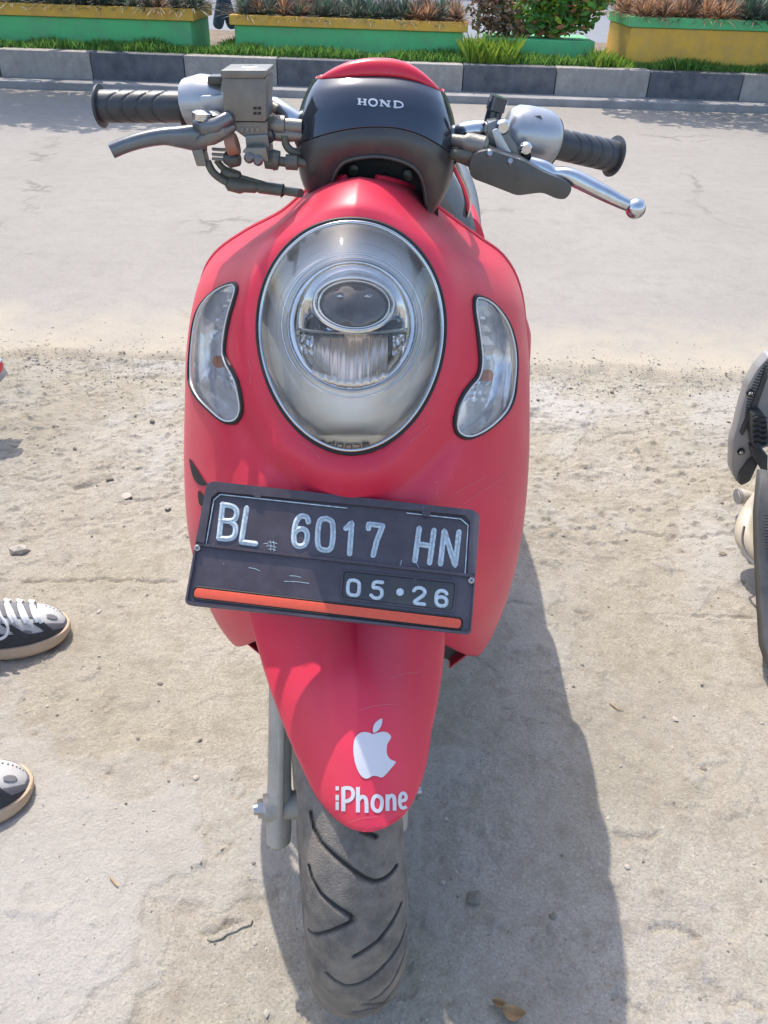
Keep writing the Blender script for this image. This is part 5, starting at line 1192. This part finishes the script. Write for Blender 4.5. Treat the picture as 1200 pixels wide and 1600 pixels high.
obj('lever_ball', MB().grid(G, False, True), M['chrome'], RL)
obj('handlebar_tube', MB().tube([Vector(v) for v in catmull([P(690, 232, 1.06), P(712, 214, 1.05), P(730, 206, 1.04), P(760, 204, 1.04), P(800, 208, 1.05), P(855, 222, 1.06), P(950, 243, 1.085)], 30)], .0105, 20), M['chrome'], HB)
lathe_px('cable_adjuster', [(706, 219, 1.0, .0062), (726, 222, .99, .0066), (727, 222, .99, .0095), (734, 224, .99, .0102), (757, 229, .985, .0102), (759, 230, .985, .007)], M['cast'], 18)
lathe_px('cable_end', [(700, 240, 1.0, .005), (712, 241, .99, .0062), (733, 243, .985, .0066), (748, 246, .985, .006)], M['cable'], 16)
obj('cable', MB().tube([P(715, 245, .995), P(735, 254, .99), P(750, 262, .985)], .005, 12), M['cable'], HB)
obj('cable', MB().tube([Vector(v) for v in catmull([P(708, 252, 1.01), P(716, 270, 1.03), P(726, 292, 1.06), P(731, 315, 1.09), P(728, 335, 1.12)], 20)], .0042, 10), M['chrome'], HB)

# ---------------------------------------------------------------- rest of the machine
P = _P
def loft(name, secs, mt, n=2.4, seg=40, par=sc, caps=True, sub=40):
    """secs: (x,y,z, halfwidth, halfheight) along y; superellipse"""
    A = catmull(secs, sub); G = []
    for x, y, zc, hw, hh in A:
        G.append([(x+hw*math.copysign(abs(math.cos(a))**(2/n), math.cos(a)), y, zc+hh*math.copysign(abs(math.sin(a))**(2/n), math.sin(a))) for a in np.linspace(0, 2*PI, seg, endpoint=False)])
    mbx = MB().grid(G, False, True)
    if caps: mbx.f.append(tuple(range(seg))); mbx.f.append(tuple((len(G)-1)*seg+k for k in range(seg)))
    return obj(name, mbx, mt, par, ang=50)
XB = -.015
loft('steering_stem_cover', [(-.02, .98, .90, .05, .10), (-.015, 1.03, .88, .085, .10), (-.01, 1.12, .80, .12, .09), (0, 1.18, .72, .1, .06)], M['black_satin'])
loft('floorboard', [(XB-.01, .98, .33, .15, .05), (XB+.02, 1.15, .30, .17, .035), (XB+.04, 1.35, .30, .17, .04), (XB+.055, 1.5, .34, .16, .07)], M['black_satin'])
loft('shadow_bulk', [(-.03, .97, .62, .19, .25), (-.02, 1.03, .64, .195, .23), (.0, 1.12, .64, .205, .17), (.03, 1.22, .60, .205, .13), (.045, 1.30, .56, .20, .12)], M['black_satin'])  # hidden bulk behind the shell, shaped for the outline of its cast shadow
loft('side_fairing', [(.005, 1.08, .74, .17, .08), (.01, 1.15, .69, .205, .11), (.024, 1.22, .58, .206, .12), (.034, 1.315, .49, .210, .13), (.05, 1.48, .43, .205, .15), (.06, 1.60, .50, .14, .16), (.06, 1.8, .60, .11, .11), (.07, 2.0, .66, .09, .09), (.08, 2.15, .70, .04, .04)], M['red'])  # forward sections swollen to push out the right edge of the ground shadow
loft('seat', [(.055, 1.42, .70, .06, .03), (.06, 1.50, .725, .10, .04), (.065, 1.65, .74, .11, .04), (.075, 1.85, .76, .10, .04), (.09, 2.05, .77, .07, .03)], M['seat'])
# grey inner leg shield lobe and red flank visible between cowl and shell at right
G = []
for t in np.linspace(0, 1, 14):
    xa = P(668+30*t, 262+80*t, 1.02).x; row = []
    for s in np.linspace(0, 1, 10):
        px_ = 660+ s*(46+38*math.sin(t*PI/2)); py_ = 262+108*t-(1-s)*6; row.append(P(px_, py_+s*s*6, 1.03+.08*s*s))
    G.append(row)
obj('inner_leg_shield', MB().grid(G), M['seat'], sc, solid=.004)
obj('rear_flank', MB().prism([P(x, y, 1.5) for x, y in rrect2([(722, 335), (742, 340), (752, 354), (758, 372), (756, 400), (720, 400)], 6)], (0, .12, 0), .01), M['red'], sc, ang=50)
RW = empty('rear_wheel', (XB+.115, 1.92, 0), parent=sc); rc = Vector((XB+.115, 1.92, .25))
def torus_sec(c, ax_, Rr, prof, n=64): 
    e1 = Vector((0, 1, 0)); e2 = Vector((0, 0, 1)); return [[c+(e1*math.cos(a)+e2*math.sin(a))*r+Vector((s, 0, 0)) for s, r in prof] for a in np.linspace(0, 2*PI, n, endpoint=False)]
tp_ = [(.052*math.sin(q), .20+.05*math.cos(q)) for q in np.linspace(-2.1, 2.1, 20)]
obj('tyre', MB().grid(torus_sec(rc, 0, 0, tp_), True, False), M['tyre'], RW)
obj('rim', MB().grid(torus_sec(rc, 0, 0, [(-.04, .18), (-.03, .165), (.03, .165), (.04, .18), (.02, .05), (-.02, .05)]), True, True), M['black_satin'], RW)
obj('engine', MB().box((XB+.02, 1.72, .27), (.12, .42, .14), bev=.03), M['cast'], sc)
obj('exhaust', MB().tube([(XB-.04, 1.55, .2), (XB-.03, 1.75, .25), (XB-.02, 2.15, .36)], [.02, .05, .05], 20), M['black_satin'], sc)
for sx_ in (-1, 1): obj('centre_stand_leg', MB().tube([(XB+.07+sx_*.07, 1.6, .22), (XB+.07+sx_*.12, 1.58, .012), (XB+.07+sx_*.16, 1.58, .008)], .01, 10), M['black_satin'], sc)

# ================================================================== PEOPLE
def skin_body(name, joints, bones, rad, parent, mats, pick, sub=2):
    me = bpy.data.meshes.new(name); keys = list(joints); me.from_pydata([joints[k] for k in keys], [(keys.index(a), keys.index(b)) for a, b in bones], []); me.update()
    o = bpy.data.objects.new(name, me); COL.objects.link(o); me.skin_vertices if hasattr(me, 'skin_vertices') else None
    md = o.modifiers.new('skin', 'SKIN'); md.use_smooth_shade = True
    if not me.skin_vertices: 
        bm = bmesh.new(); bm.from_mesh(me); bm.verts.layers.skin.verify(); bm.to_mesh(me); bm.free()
    for i, k in enumerate(keys):
        rr_ = rad[k] if hasattr(rad[k], '__len__') else (rad[k], rad[k]); me.skin_vertices[0].data[i].radius = rr_; me.skin_vertices[0].data[i].use_root = (i == 0)
    ms = o.modifiers.new('sub', 'SUBSURF'); ms.levels = sub; ms.render_levels = sub
    dg = bpy.context.evaluated_depsgraph_get(); ev = o.evaluated_get(dg); m2 = bpy.data.meshes.new_from_object(ev)
    V_ = [tuple(v.co) for v in m2.vertices]; F_ = [tuple(p.vertices) for p in m2.polygons]; bpy.data.objects.remove(o)
    b = obj(name, (V_, F_), mats, parent, ang=180)
    org = WORG[b.name]
    par_w = WORG[parent.name]
    for p in b.data.polygons: p.material_index = pick(Vector(p.center)+org)
    return b
def person(base, face, sc_h, feet, label, mats, shoes=True):
    """feet: two ankle points in world space; body stands over them, facing `face`"""
    t = empty('person', base, label, 'person'); f = Vector((math.cos(face), math.sin(face), 0)); l = Vector((-f.y, f.x, 0)); B = Vector(base); h = sc_h
    J = {}; RD = {}
    def j(k, p, r): J[k] = tuple(p); RD[k] = r
    j('pelvis', B+Vector((0, 0, .54*h)), .115*h/1.1); j('spine', B+Vector((0, 0, .64*h)), .10*h/1.1); j('chest', B+Vector((0, 0, .76*h)), .115*h/1.1); j('neck', B+Vector((0, 0, .85*h)), .05); j('head', B+f*.01+Vector((0, 0, .90*h)), .075); j('crown', B+f*.01+Vector((0, 0, .965*h)), .075)
    bones = [('pelvis', 'spine'), ('spine', 'chest'), ('chest', 'neck'), ('neck', 'head'), ('head', 'crown')]
    for sgn, nm, ft in ((1, 'l', feet[0]), (-1, 'r', feet[1])):
        hip = B+l*(sgn*.085)+Vector((0, 0, .50*h)); F_ = Vector(ft); kn = hip.lerp(F_, .5)+f*.03
        j('hip'+nm, hip, .088); j('knee'+nm, kn, .068); j('ank'+nm, F_+Vector((0, 0, .02)), .068)
        bones += [('pelvis', 'hip'+nm), ('hip'+nm, 'knee'+nm), ('knee'+nm, 'ank'+nm)]
        sh = B+l*(sgn*.17)+Vector((0, 0, .80*h)); el = sh+l*(sgn*.06)-Vector((0, 0, .28))+f*-.02; wr = el+f*.10-Vector((0, 0, .23)); hd_ = wr+f*.03-Vector((0, 0, .08))
        j('sh'+nm, sh, .055); j('el'+nm, el, .04); j('wr'+nm, wr, .03); j('hand'+nm, hd_, .03)
        bones += [('chest', 'sh'+nm), ('sh'+nm, 'el'+nm), ('el'+nm, 'wr'+nm), ('wr'+nm, 'hand'+nm)]
    def pick(c):
        z_ = c.z-B.z; lat = abs((c-B).dot(l))
        if z_ > .845*h or (lat > .19 and z_ < .64*h): return 2
        return 1 if z_ > .55*h or lat > .2 else 0
    skin_body('body', J, bones, RD, t, mats, pick)
    hc = B+f*-.005+Vector((0, 0, .955*h)); G = [[hc+Vector((math.sin(a)*math.cos(b)*.085, math.sin(a)*math.sin(b)*.085, math.cos(a)*.085)) for b in np.linspace(0, 2*PI, 24, endpoint=False)] for a in np.linspace(.02, 1.35, 10)]
    obj('hair', MB().grid(G, False, True), M['hair'], t)
    fc_ = B+f*.07+Vector((0, 0, .905*h)); obj('nose', MB().tube([fc_+Vector((0, 0, .02)), fc_+f*.018-Vector((0, 0, .008)), fc_-Vector((0, 0, .016))], [.006, .011, .006], 10), M['skin'], t)
    for sgn in (-1, 1):
        obj('ear', MB().tube([B+l*sgn*.072+Vector((0, 0, .905*h+.02)), B+l*sgn*.084+Vector((0, 0, .905*h)), B+l*sgn*.072+Vector((0, 0, .905*h-.025))], [.008, .012, .006], 10), M['skin'], t)
        obj('eye', MB().tube([fc_+l*sgn*.028-f*.008+Vector((0, 0, .025)), fc_+l*sgn*.028+f*.002+Vector((0, 0, .025))], [.009, .006], 12), M['black'], t)
    return t
# ---- shoes of the person at the left edge
def shoe(par, toe, ang_, label=None, L_=.30):
    """toe: front of sole on the ground, ang_: heading of the toe"""
    t = empty('shoe', toe, parent=par); t0 = Vector(toe)
    if label: t['label'] = label
    f = Vector((math.cos(ang_), math.sin(ang_), 0)); l = Vector((-f.y, f.x, 0)); up = Vector((0, 0, 1))
    # half widths along length measured from the toe (fraction): (s, near width, far width, upper height, sole top, sole bottom lift)
    prof = [(0.0, .006, .006, .030, .026, .014), (.02, .022, .022, .040, .028, .010), (.06, .036, .035, .050, .030, .006), (.13, .047, .044, .060, .031, .002), (.24, .053, .050, .068, .031, 0), (.36, .052, .050, .078, .032, 0), (.48, .046, .046, .095, .034, .003), (.60, .041, .042, .108, .037, .004), (.74, .040, .040, .112, .040, 0), (.88, .040, .038, .110, .043, 0), (.97, .030, .030, .105, .044, .002), (1.0, .012, .012, .100, .044, .006)]
    A = catmull(prof, 150)
    def pos(s, lat, z_): return t0-f*(s*L_)+l*lat*1.0+up*(z_*.95 if z_ < .034 else .0323+(z_-.034)*1.45)
    G = []; 
    for s, wn, wf, hu, st, sb in A:
        row = []
        for k in range(97):
            a = PI*k/96; c, sn = math.cos(a), math.sin(a); w_ = (wf if c > 0 else wn)*.93
            row.append(pos(s, w_*math.copysign(abs(c)**.75, c)*(1-.18*sn*max(0, (s-.2)))*(1 if s < .45 else 1-.10*sn), st-.006+(hu-st+.006)*sn**.8))
        G.append(row)
    V_, F_ = gridf(G); ub = BVHTree.FromPolygons([Vector(v) for v in V_], F_)
    upm = MB().add(V_, F_); upm.f.append(tuple(range(97))); upm.f.append(tuple((len(G)-1)*97+k for k in range(97)))
    obj('upper', upm, M['white_upper'], t, ang=60)
    # overlay panels cut from the same surface, lifted
    def panel(name, test, mt, off=.0016):
        GA = np.array([[tuple(p) for p in r] for r in G]); c0 = GA.mean(1, keepdims=True); N = GA-c0; N /= np.linalg.norm(N, axis=2, keepdims=True)+1e-9; Q = GA+N*off; nr, nc = Q.shape[:2]; F2 = []
        for i in range(nr-1):
            for k in range(nc-1):
                if test((i+.5)/(nr-1), (k+.5)/(nc-1)): F2.append((i*nc+k, i*nc+k+1, (i+1)*nc+k+1, (i+1)*nc+k))
        if F2: obj(name, (Q.reshape(-1, 3).tolist(), F2), mt, t, ang=60, solid=.0015)
    # k fraction: 0 = far (left of heading) side, 1 = near side
    el = lambda s, k, a, b, ra, rb: ((s-a)/ra)**2+((k-b)/rb)**2 < 1
    panel('toe_guard', lambda s, k: (s < .045+.20*abs(k-.5)**1.5*2.2) or (s < .26 and (k > .72 or k < .24)), M['grey_upper'], .0014)
    panel('side_band', lambda s, k: (k > .84 or k < .14) and s > .10, M['charcoal'], .002)
    panel('side_stripe', lambda s, k: (k > .70 and k < .90 and abs((s-.30)-(k-.70)*-.35) < .028) or (k > .72 and k < .9 and abs((s-.46)-(k-.70)*-.5) < .025), M['charcoal'], .0024)
    panel('side_patch', lambda s, k: el(s, k, .385, .84, .045, .05) or el(s, k, .53, .83, .05, .06) or (s > .62 and .2 > abs(k-.8)), M['grey_upper'], .0012)
    panel('vent_patch', lambda s, k: el(s, k, .205, .60, .045, .05), M['grey_upper'], .0022)
    panel('collar', lambda s, k: s > .66 and .25 < k < .75, M['charcoal'], .001)
    panel('tongue', lambda s, k: .30 < s < .66 and .38 < k < .62, M['grey_upper'], .0018)
    # perforation dots
    def ons(s, k, o_=0):
        i = min(len(G)-2, max(0, s*(len(G)-1))); a = int(i); q = G[a]; kk = min(95.99, k*96); b = int(kk); p = (Vector(q[b])*(1-(kk-b))+Vector(q[b+1])*(kk-b))*(1-(i-a))+(Vector(G[a+1][b])*(1-(kk-b))+Vector(G[a+1][b+1])*(kk-b))*(i-a)
        c = pos(A[a][0], 0, .03); return p+(p-c).normalized()*o_
    mbx = MB()
    for q in range(6): p0 = ons(.10+.03*q, .42, .0005); p1 = ons(.10+.03*q, .42, .0013); mbx.tube([p0, p1], .0016, 8)
    obj('perforations', mbx, M['charcoal'], t)
    # laces: crossing bars and a drooping loop
    for q in range(6):
        s = .31+.055*q; mbx = MB(); pts = [ons(s, .30, .002), ons(s+.008, .38, .006), ons(s+.014, .5, .009), ons(s+.006, .62, .006), ons(s-.004, .70, .002)]
        mbx.tube([Vector(v) for v in catmull(pts, 14)], .0036, 8, True, .6); pts = [ons(s+.03, .30, .002), ons(s+.02, .40, .007), ons(s-.01, .6, .007), ons(s-.022, .72, .002)]
        mbx.tube([Vector(v) for v in catmull(pts, 14)], .0034, 8, True, .6); obj('lace', mbx, M['lace'], t)
    for dk in (0, .05):
        obj('lace', MB().tube([Vector(v) for v in catmull([ons(.50+dk, .55, .012), ons(.44+dk, .74, .012), ons(.46+dk, .86, .008), ons(.52+dk, .90, .006), ons(.58+dk, .80, .012), ons(.56+dk, .6, .014)], 24)], .0028, 8), M['lace'], t)
    # sole with notches
    GS_ = []
    for s, wn, wf, hu, st, sb in A:
        row = []; nt_ = .002*abs(math.sin(s*42))
        for lat, z_ in ((-wn*.90, sb+nt_), (-wn*1.04-.002, sb+.006), (-wn*1.08-.003, sb+(st-sb)*.5), (-wn*1.03, st), (-wn*.7, st+.001), (wf*.7, st+.001), (wf*1.03, st), (wf*1.08+.003, sb+(st-sb)*.5), (wf*1.04+.002, sb+.006), (wf*.90, sb+nt_)): row.append(pos(s*1.03-.015, lat, z_))
        GS_.append(row)
    mbx = MB().grid(GS_, False, True); mbx.f.append(tuple(range(10))); mbx.f.append(tuple((len(GS_)-1)*10+k for k in range(10)))
    obj('sole', mbx, M['sole'], t, ang=50)
    return pos(.72, 0, .09)
toe1 = PZ(109, 985, .0); toe2 = PZ(52, 1232, .0)
a1, a2 = R(22), R(24)
fd = lambda a: Vector((math.cos(a), math.sin(a), 0))
ank1 = toe1-fd(a1)*.215+Vector((0, 0, .12)); ank2 = toe2-fd(a2)*.215+Vector((0, 0, .12))
mid_ = (ank1+ank2)/2
pL = person((mid_.x-.24, mid_.y, 0), R(20), 1.68, [ank1, ank2], 'person in white and grey trainers standing at the left edge, only the shoes in view', [M['denim'], M['shirt'], M['skin']])
shoe(pL, toe1, a1); shoe(pL, toe2, a2)
# ---- person sitting/standing beyond the gap between the two left planters
bp = P(352, 40, 10.75); pF = person((bp.x, 10.7, MZ), R(-60), 1.62, [(bp.x-.08, 10.66, MZ+.1), (bp.x+.09, 10.75, MZ+.1)], 'person in blue jeans glimpsed through the gap between the two left planters', [M['denim'], M['shirt'], M['skin']])

# ================================================================== PARKED MOTORCYCLES AT THE EDGES
def motorcycle(label, X0):
    """built at its real place for the right hand one; X0 = lateral centre"""
    t = empty('motorcycle', (X0, 1.5, 0), label, 'motorcycle'); Yp = 1.72
    pr_ = lambda name, poly, Y, dep, mt, bev=.003, rr=3: obj(name, MB().prism([P(x, y, Y) for x, y in rrect2(poly, rr)], (.02*0, dep, 0), bev), mt, t, ang=42)
    # footboard side panel seen at the frame edge
    panel = [(1203, 556), (1185, 575), (1170, 600), (1160, 635), (1152, 668), (1145, 690), (1143, 735), (1150, 752), (1160, 760), (1168, 752), (1176, 728), (1192, 700), (1260, 690), (1260, 560)]
    pr_('side_panel', panel, Yp, .035, M['engine_grey'], .004, 4)
    pr_('panel_ridge', [(1200, 590), (1196, 600), (1178, 652), (1160, 682), (1156, 676), (1172, 640), (1188, 600), (1197, 572)], Yp-.006, .012, M['dark_panel'], .002, 2)
    rb = MB()
    for k in range(22):
        u_ = k/21; x0_, y0_ = 1199-32*u_-8*math.sin(u_*PI), 566+92*u_; rb.prism([P(x, y, Yp-.004) for x, y in ((x0_-3, y0_), (x0_+9, y0_+3.2), (x0_+9, y0_+4.6), (x0_-3, y0_+1.6))], (0, .008, 0))
    obj('tread_ribs', rb, M['dark_panel'], t)
    for x, y in ((1172, 614), (1158, 706)):
        c = P(x, y, Yp-.004); obj('bolt_recess', MB().tube([c+Vector((0, .004, 0)), c+Vector((0, -.002, 0))], [.0085, .0085], 20), M['black'], t); obj('bolt', MB().tube([c, c+Vector((0, -.0035, 0)), c+Vector((0, -.005, 0))], [.0058, .0058, .003], 6), M['chrome'], t)
    # ridged rubber foot peg
    Yf = Yp-.035; obj('foot_peg', MB().prism([P(x, y, Yf) for x, y in rrect2([(1176, 647), (1194, 646), (1199, 660), (1202, 695), (1178, 701), (1175, 680)], 4)], (0, .05, 0), .004), M['rubber'], t, ang=40)
    for k in range(6):
        y_ = 653+k*8.2; obj('peg_ridge', MB().tube([Vector(v) for v in catmull([P(1177, y_+2, Yf-.002), P(1183, y_-1.5, Yf-.004), P(1190, y_+2.5, Yf-.004), P(1198, y_-.5, Yf-.002)], 10)], .0028, 8), M['rubber'], t)
    obj('peg_bracket', MB().prism([P(x, y, Yf+.01) for x, y in ((1174, 700), (1184, 698), (1200, 712), (1200, 740), (1190, 735), (1178, 716))], (0, .03, 0), .002), M['dark_panel'], t, ang=40)
    obj('fairing_scoop', MB().prism([P(x, y, Yp-.012) for x, y in rrect2([(1156, 742), (1170, 722), (1182, 712), (1186, 722), (1172, 752), (1161, 758), (1154, 756)], 3)], (0, .03, 0), .002), M['dark_panel'], t, ang=40)
    # exhaust stub and cream pipe bend
    obj('pipe_stub', MB().tube([P(1153, 776, 1.60), P(1158, 775, 1.60), P(1178, 781, 1.61), P(1200, 788, 1.62)], [.016, .0175, .0165, .0165], 24), M['cream'], t)
    obj('pipe_rim', MB().tube([P(1152, 776, 1.598), P(1156, 775.5, 1.599)], [.019, .019], 24), M['engine_grey'], t)
    obj('pipe_cover', MB().tube([Vector(v) for v in catmull([P(1190, 770, 1.56), P(1175, 800, 1.54), P(1167, 832, 1.50), P(1176, 858, 1.46), P(1196, 882, 1.42)], 26)], [.009+.018*math.sin(PI*(i+2)/30) for i in range(26)], 20), M['cream'], t)
    obj('guard_wire', MB().tube([Vector(v) for v in catmull([P(1163, 822, 1.47), P(1160, 845, 1.45), P(1168, 868, 1.42), P(1190, 890, 1.38)], 16)], .0028, 8), M['steel'], t)
    # long dark blade shaped sheet with perforated strip, pointing to the viewer
    blade_ = [(1186, 735), (1180, 800), (1181, 850), (1186, 950), (1190, 1008), (1199, 1034), (1240, 1040), (1260, 1000), (1260, 720)]
    G = []
    for x, y in blade_: 
        Y = 1.56-(y-720)/320*.42; G.append([P(x, y, Y), P(x+6, y, Y-.012), P(x+40, y+10, Y-.01), P(x+90, y+10, Y+.03)])
    obj('dark_blade', MB().grid(G), M['dark_panel'], t, ang=30, solid=.006)
    obj('blade_edge', MB().tube([P(1197, 745, 1.53), P(1192, 800, 1.45), P(1196, 880, 1.35), P(1201, 930, 1.28)], .0032, 8), M['silver'], t)
    mbx = MB()
    for k in range(12):
        for q in range(3):
            c = P(1194+q*3.4+(k % 2)*1.6, 805+k*4.6, 1.42-k*.006); mbx.tube([c+Vector((0, .001, 0)), c-Vector((0, .0015, 0))], .0016, 6)
    obj('perforated_strip', mbx, M['black'], t)
    # off-frame remainder of the machine
    x = X0
    loft('leg_shield', [(x, 1.10, .62, .06, .22), (x, 1.16, .62, .17, .30), (x, 1.24, .60, .16, .28)], M['dark_panel'], par=t)
    loft('tank_body', [(x, 1.25, .55, .10, .12), (x, 1.5, .58, .11, .14), (x, 1.8, .66, .15, .13), (x, 2.25, .74, .08, .07)], M['dark_panel'], par=t)
    loft('seat', [(x, 1.45, .74, .08, .03), (x, 1.7, .78, .13, .04), (x, 2.15, .83, .10, .03)], M['seat'], par=t)
    obj('handlebar', MB().tube([(x-.30, 1.36, .98), (x-.1, 1.25, .97), (x+.1, 1.25, .97), (x+.30, 1.36, .98)], .013, 14), M['chrome'], t)
    obj('fork_leg', MB().tube([(x-.08, 1.17, .8), (x-.08, .92, .29)], .017, 14), M['fork'], t); obj('fork_leg', MB().tube([(x+.08, 1.17, .8), (x+.08, .92, .29)], .017, 14), M['fork'], t)
    obj('fender', MB().grid([[(x+.055*math.sin(q), .92-math.cos(a)*(.31-.02*math.sin(q)**2), .29+math.sin(a)*(.31-.04*math.sin(q)**2)) for q in np.linspace(-1.4, 1.4, 9)] for a in np.linspace(.5, 2.2, 20)]), M['dark_panel'], t, solid=.003)
    for yc in (.92, 1.95):
        w_ = empty('wheel', (x, yc, 0), parent=t); c = Vector((x, yc, .29)); prf = [(.036*math.sin(q), .25+.04*math.cos(q)) for q in np.linspace(-2.1, 2.1, 16)]
        obj('tyre', MB().grid(torus_sec(c, 0, 0, prf), True, False), M['tyre'], w_); obj('rim', MB().grid(torus_sec(c, 0, 0, [(-.025, .235), (-.02, .215), (.02, .215), (.025, .235)]), True, True), M['silver'], w_)
        mbx = MB()
        for k in range(18): a = k*2*PI/18; mbx.tube([c+Vector((.02*(-1)**k, 0, 0)), c+Vector((0, math.cos(a)*.22, math.sin(a)*.22))], .002, 5)
        obj('spokes', mbx, M['steel'], w_); obj('hub', MB().tube([c-Vector((.04, 0, 0)), c+Vector((.04, 0, 0))], .04, 20), M['cast'], w_)
    return t
mR = motorcycle('dark grey motorcycle at the right edge, showing only footboard panel and rubber peg', 1.16)
# tail of another machine at the left edge
mL = empty('motorcycle', (-1.45, 2.2, 0), 'dark motorcycle tail with a red and white tip poking in at the left edge', 'motorcycle')
Yl = 2.02
_P2 = P
def P(x, y, Y): return _P2(x-13, y+8, Y)
obj('tail_panel', MB().prism([P(x, y, Yl) for x, y in rrect2([(-160, 470), (-6, 545), (3, 552), (2, 560), (-20, 562), (-160, 560)], 3)], (0, .03, 0), .003), M['dark_panel'], mL, ang=40)
obj('white_trim', MB().prism([P(x, y, Yl-.004) for x, y in [(-40, 555), (2, 555), (10, 561), (8, 565), (-40, 566)]], (0, .03, 0), .001), M['paint_white'], mL, ang=40)
obj('tail_light', MB().prism([P(x, y, Yl-.006) for x, y in rrect2([(-30, 564), (8, 561), (12, 568), (12, 578), (-8, 578), (-30, 572)], 2)], (0, .03, 0), .002), M['redgloss'], mL, ang=40)
obj('lower_fairing', MB().prism([P(x, y, Yl) for x, y in [(-160, 560), (-8, 566), (4, 576), (13, 590), (-10, 582), (-60, 590), (-160, 640)]], (0, .06, 0), .002), M['engine_grey'], mL, ang=40)
loft('body', [(-1.38, 1.35, .6, .08, .15), (-1.38, 1.7, .66, .14, .14), (-1.4, 2.1, .6, .14, .14), (-1.4, 2.4, .7, .06, .08)], M['dark_panel'], par=mL)
loft('seat', [(-1.38, 1.5, .78, .1, .03), (-1.38, 1.9, .8, .13, .04), (-1.4, 2.3, .84, .08, .03)], M['seat'], par=mL)
for yc in (1.1, 2.3):
    w_ = empty('wheel', (-1.4, yc, 0), parent=mL); c = Vector((-1.4, yc, .29)); prf = [(.036*math.sin(q), .25+.04*math.cos(q)) for q in np.linspace(-2.1, 2.1, 16)]
    obj('tyre', MB().grid(torus_sec(c, 0, 0, prf), True, False), M['tyre'], w_); obj('rim', MB().grid(torus_sec(c, 0, 0, [(-.025, .235), (-.02, .215), (.02, .215), (.025, .235), (.03, .05), (-.03, .05)]), True, True), M['silver'], w_)
loft('leg_shield', [(-1.38, 1.18, .62, .06, .22), (-1.38, 1.24, .62, .17, .30), (-1.38, 1.32, .60, .16, .28)], M['dark_panel'], par=mL)
obj('handlebar', MB().tube([(-1.7, 1.4, .98), (-1.48, 1.3, .97), (-1.28, 1.3, .97), (-1.08, 1.4, .98)], .013, 14), M['chrome'], mL)

# ---- late details: brake hose along the fork, fine scratches, cracked cement flakes
hs = catmull([Vector(P(462, 1000, .74)), Vector(P(462, 1100, .70)), Vector(P(463, 1200, .68)), Vector(P(468, 1252, .66))], 20)
obj('brake_hose', MB().tube([Vector(v) for v in hs], .0035, 8), M['cable'], sc)
psc = mat('pale scratch', (.62, .14, .17), .5)
for a, b in [((705, 800), (800, 735)), ((712, 770), (760, 745)), ((640, 690), (672, 664)), ((388, 560), (392, 600)), ((470, 690), (500, 716))]:
    mb = MB(); ribbon(mb, [a, ((a[0]+b[0])/2+3, (a[1]+b[1])/2-2), b], .4, lambda x, y, o_: (hitn(shell_bvh, x, y)[0]+hitn(shell_bvh, x, y)[1]*(.0004+o_)), .0001, 3, False, (-1, 0, 1), (1, 1, 1), False); obj('scratch', mb, psc, sc)
for a, b in [((560, 1110), (618, 1100)), ((610, 1060), (655, 1050)), ((545, 1285), (590, 1276))]:
    mb = MB(); ribbon(mb, [a, ((a[0]+b[0])/2, (a[1]+b[1])/2-3), b], .4, lambda x, y, o_: onf(x, y, o_), .0001, 3, False, (-1, 0, 1), (1, 1, 1), False); obj('scratch', mb, psc, sc)
# chip torn from the fruit sticker and smudged letters
def slab_stone(poly, h, mt, lab):
    pts = [PZ(x, y, 0) for x, y in poly]; zz = max(gz(p.x, p.y) for p in pts); V_, F_ = prism([Vector((p.x, p.y, zz-.004)) for p in pts], (0, 0, .004+h), .0015); tag(obj('concrete_flake', MB().add(V_, F_), mt, smooth=False), lab, 'concrete flake')
slab_stone([(323, 1470), (327, 1464), (338, 1461), (345, 1455), (357, 1453), (366, 1446), (380, 1443), (396, 1438), (392, 1447), (378, 1451), (370, 1457), (356, 1461), (348, 1468), (333, 1473)], .0035, M['ground'], 'thin pale concrete flake lying on the ground left of the front tyre')
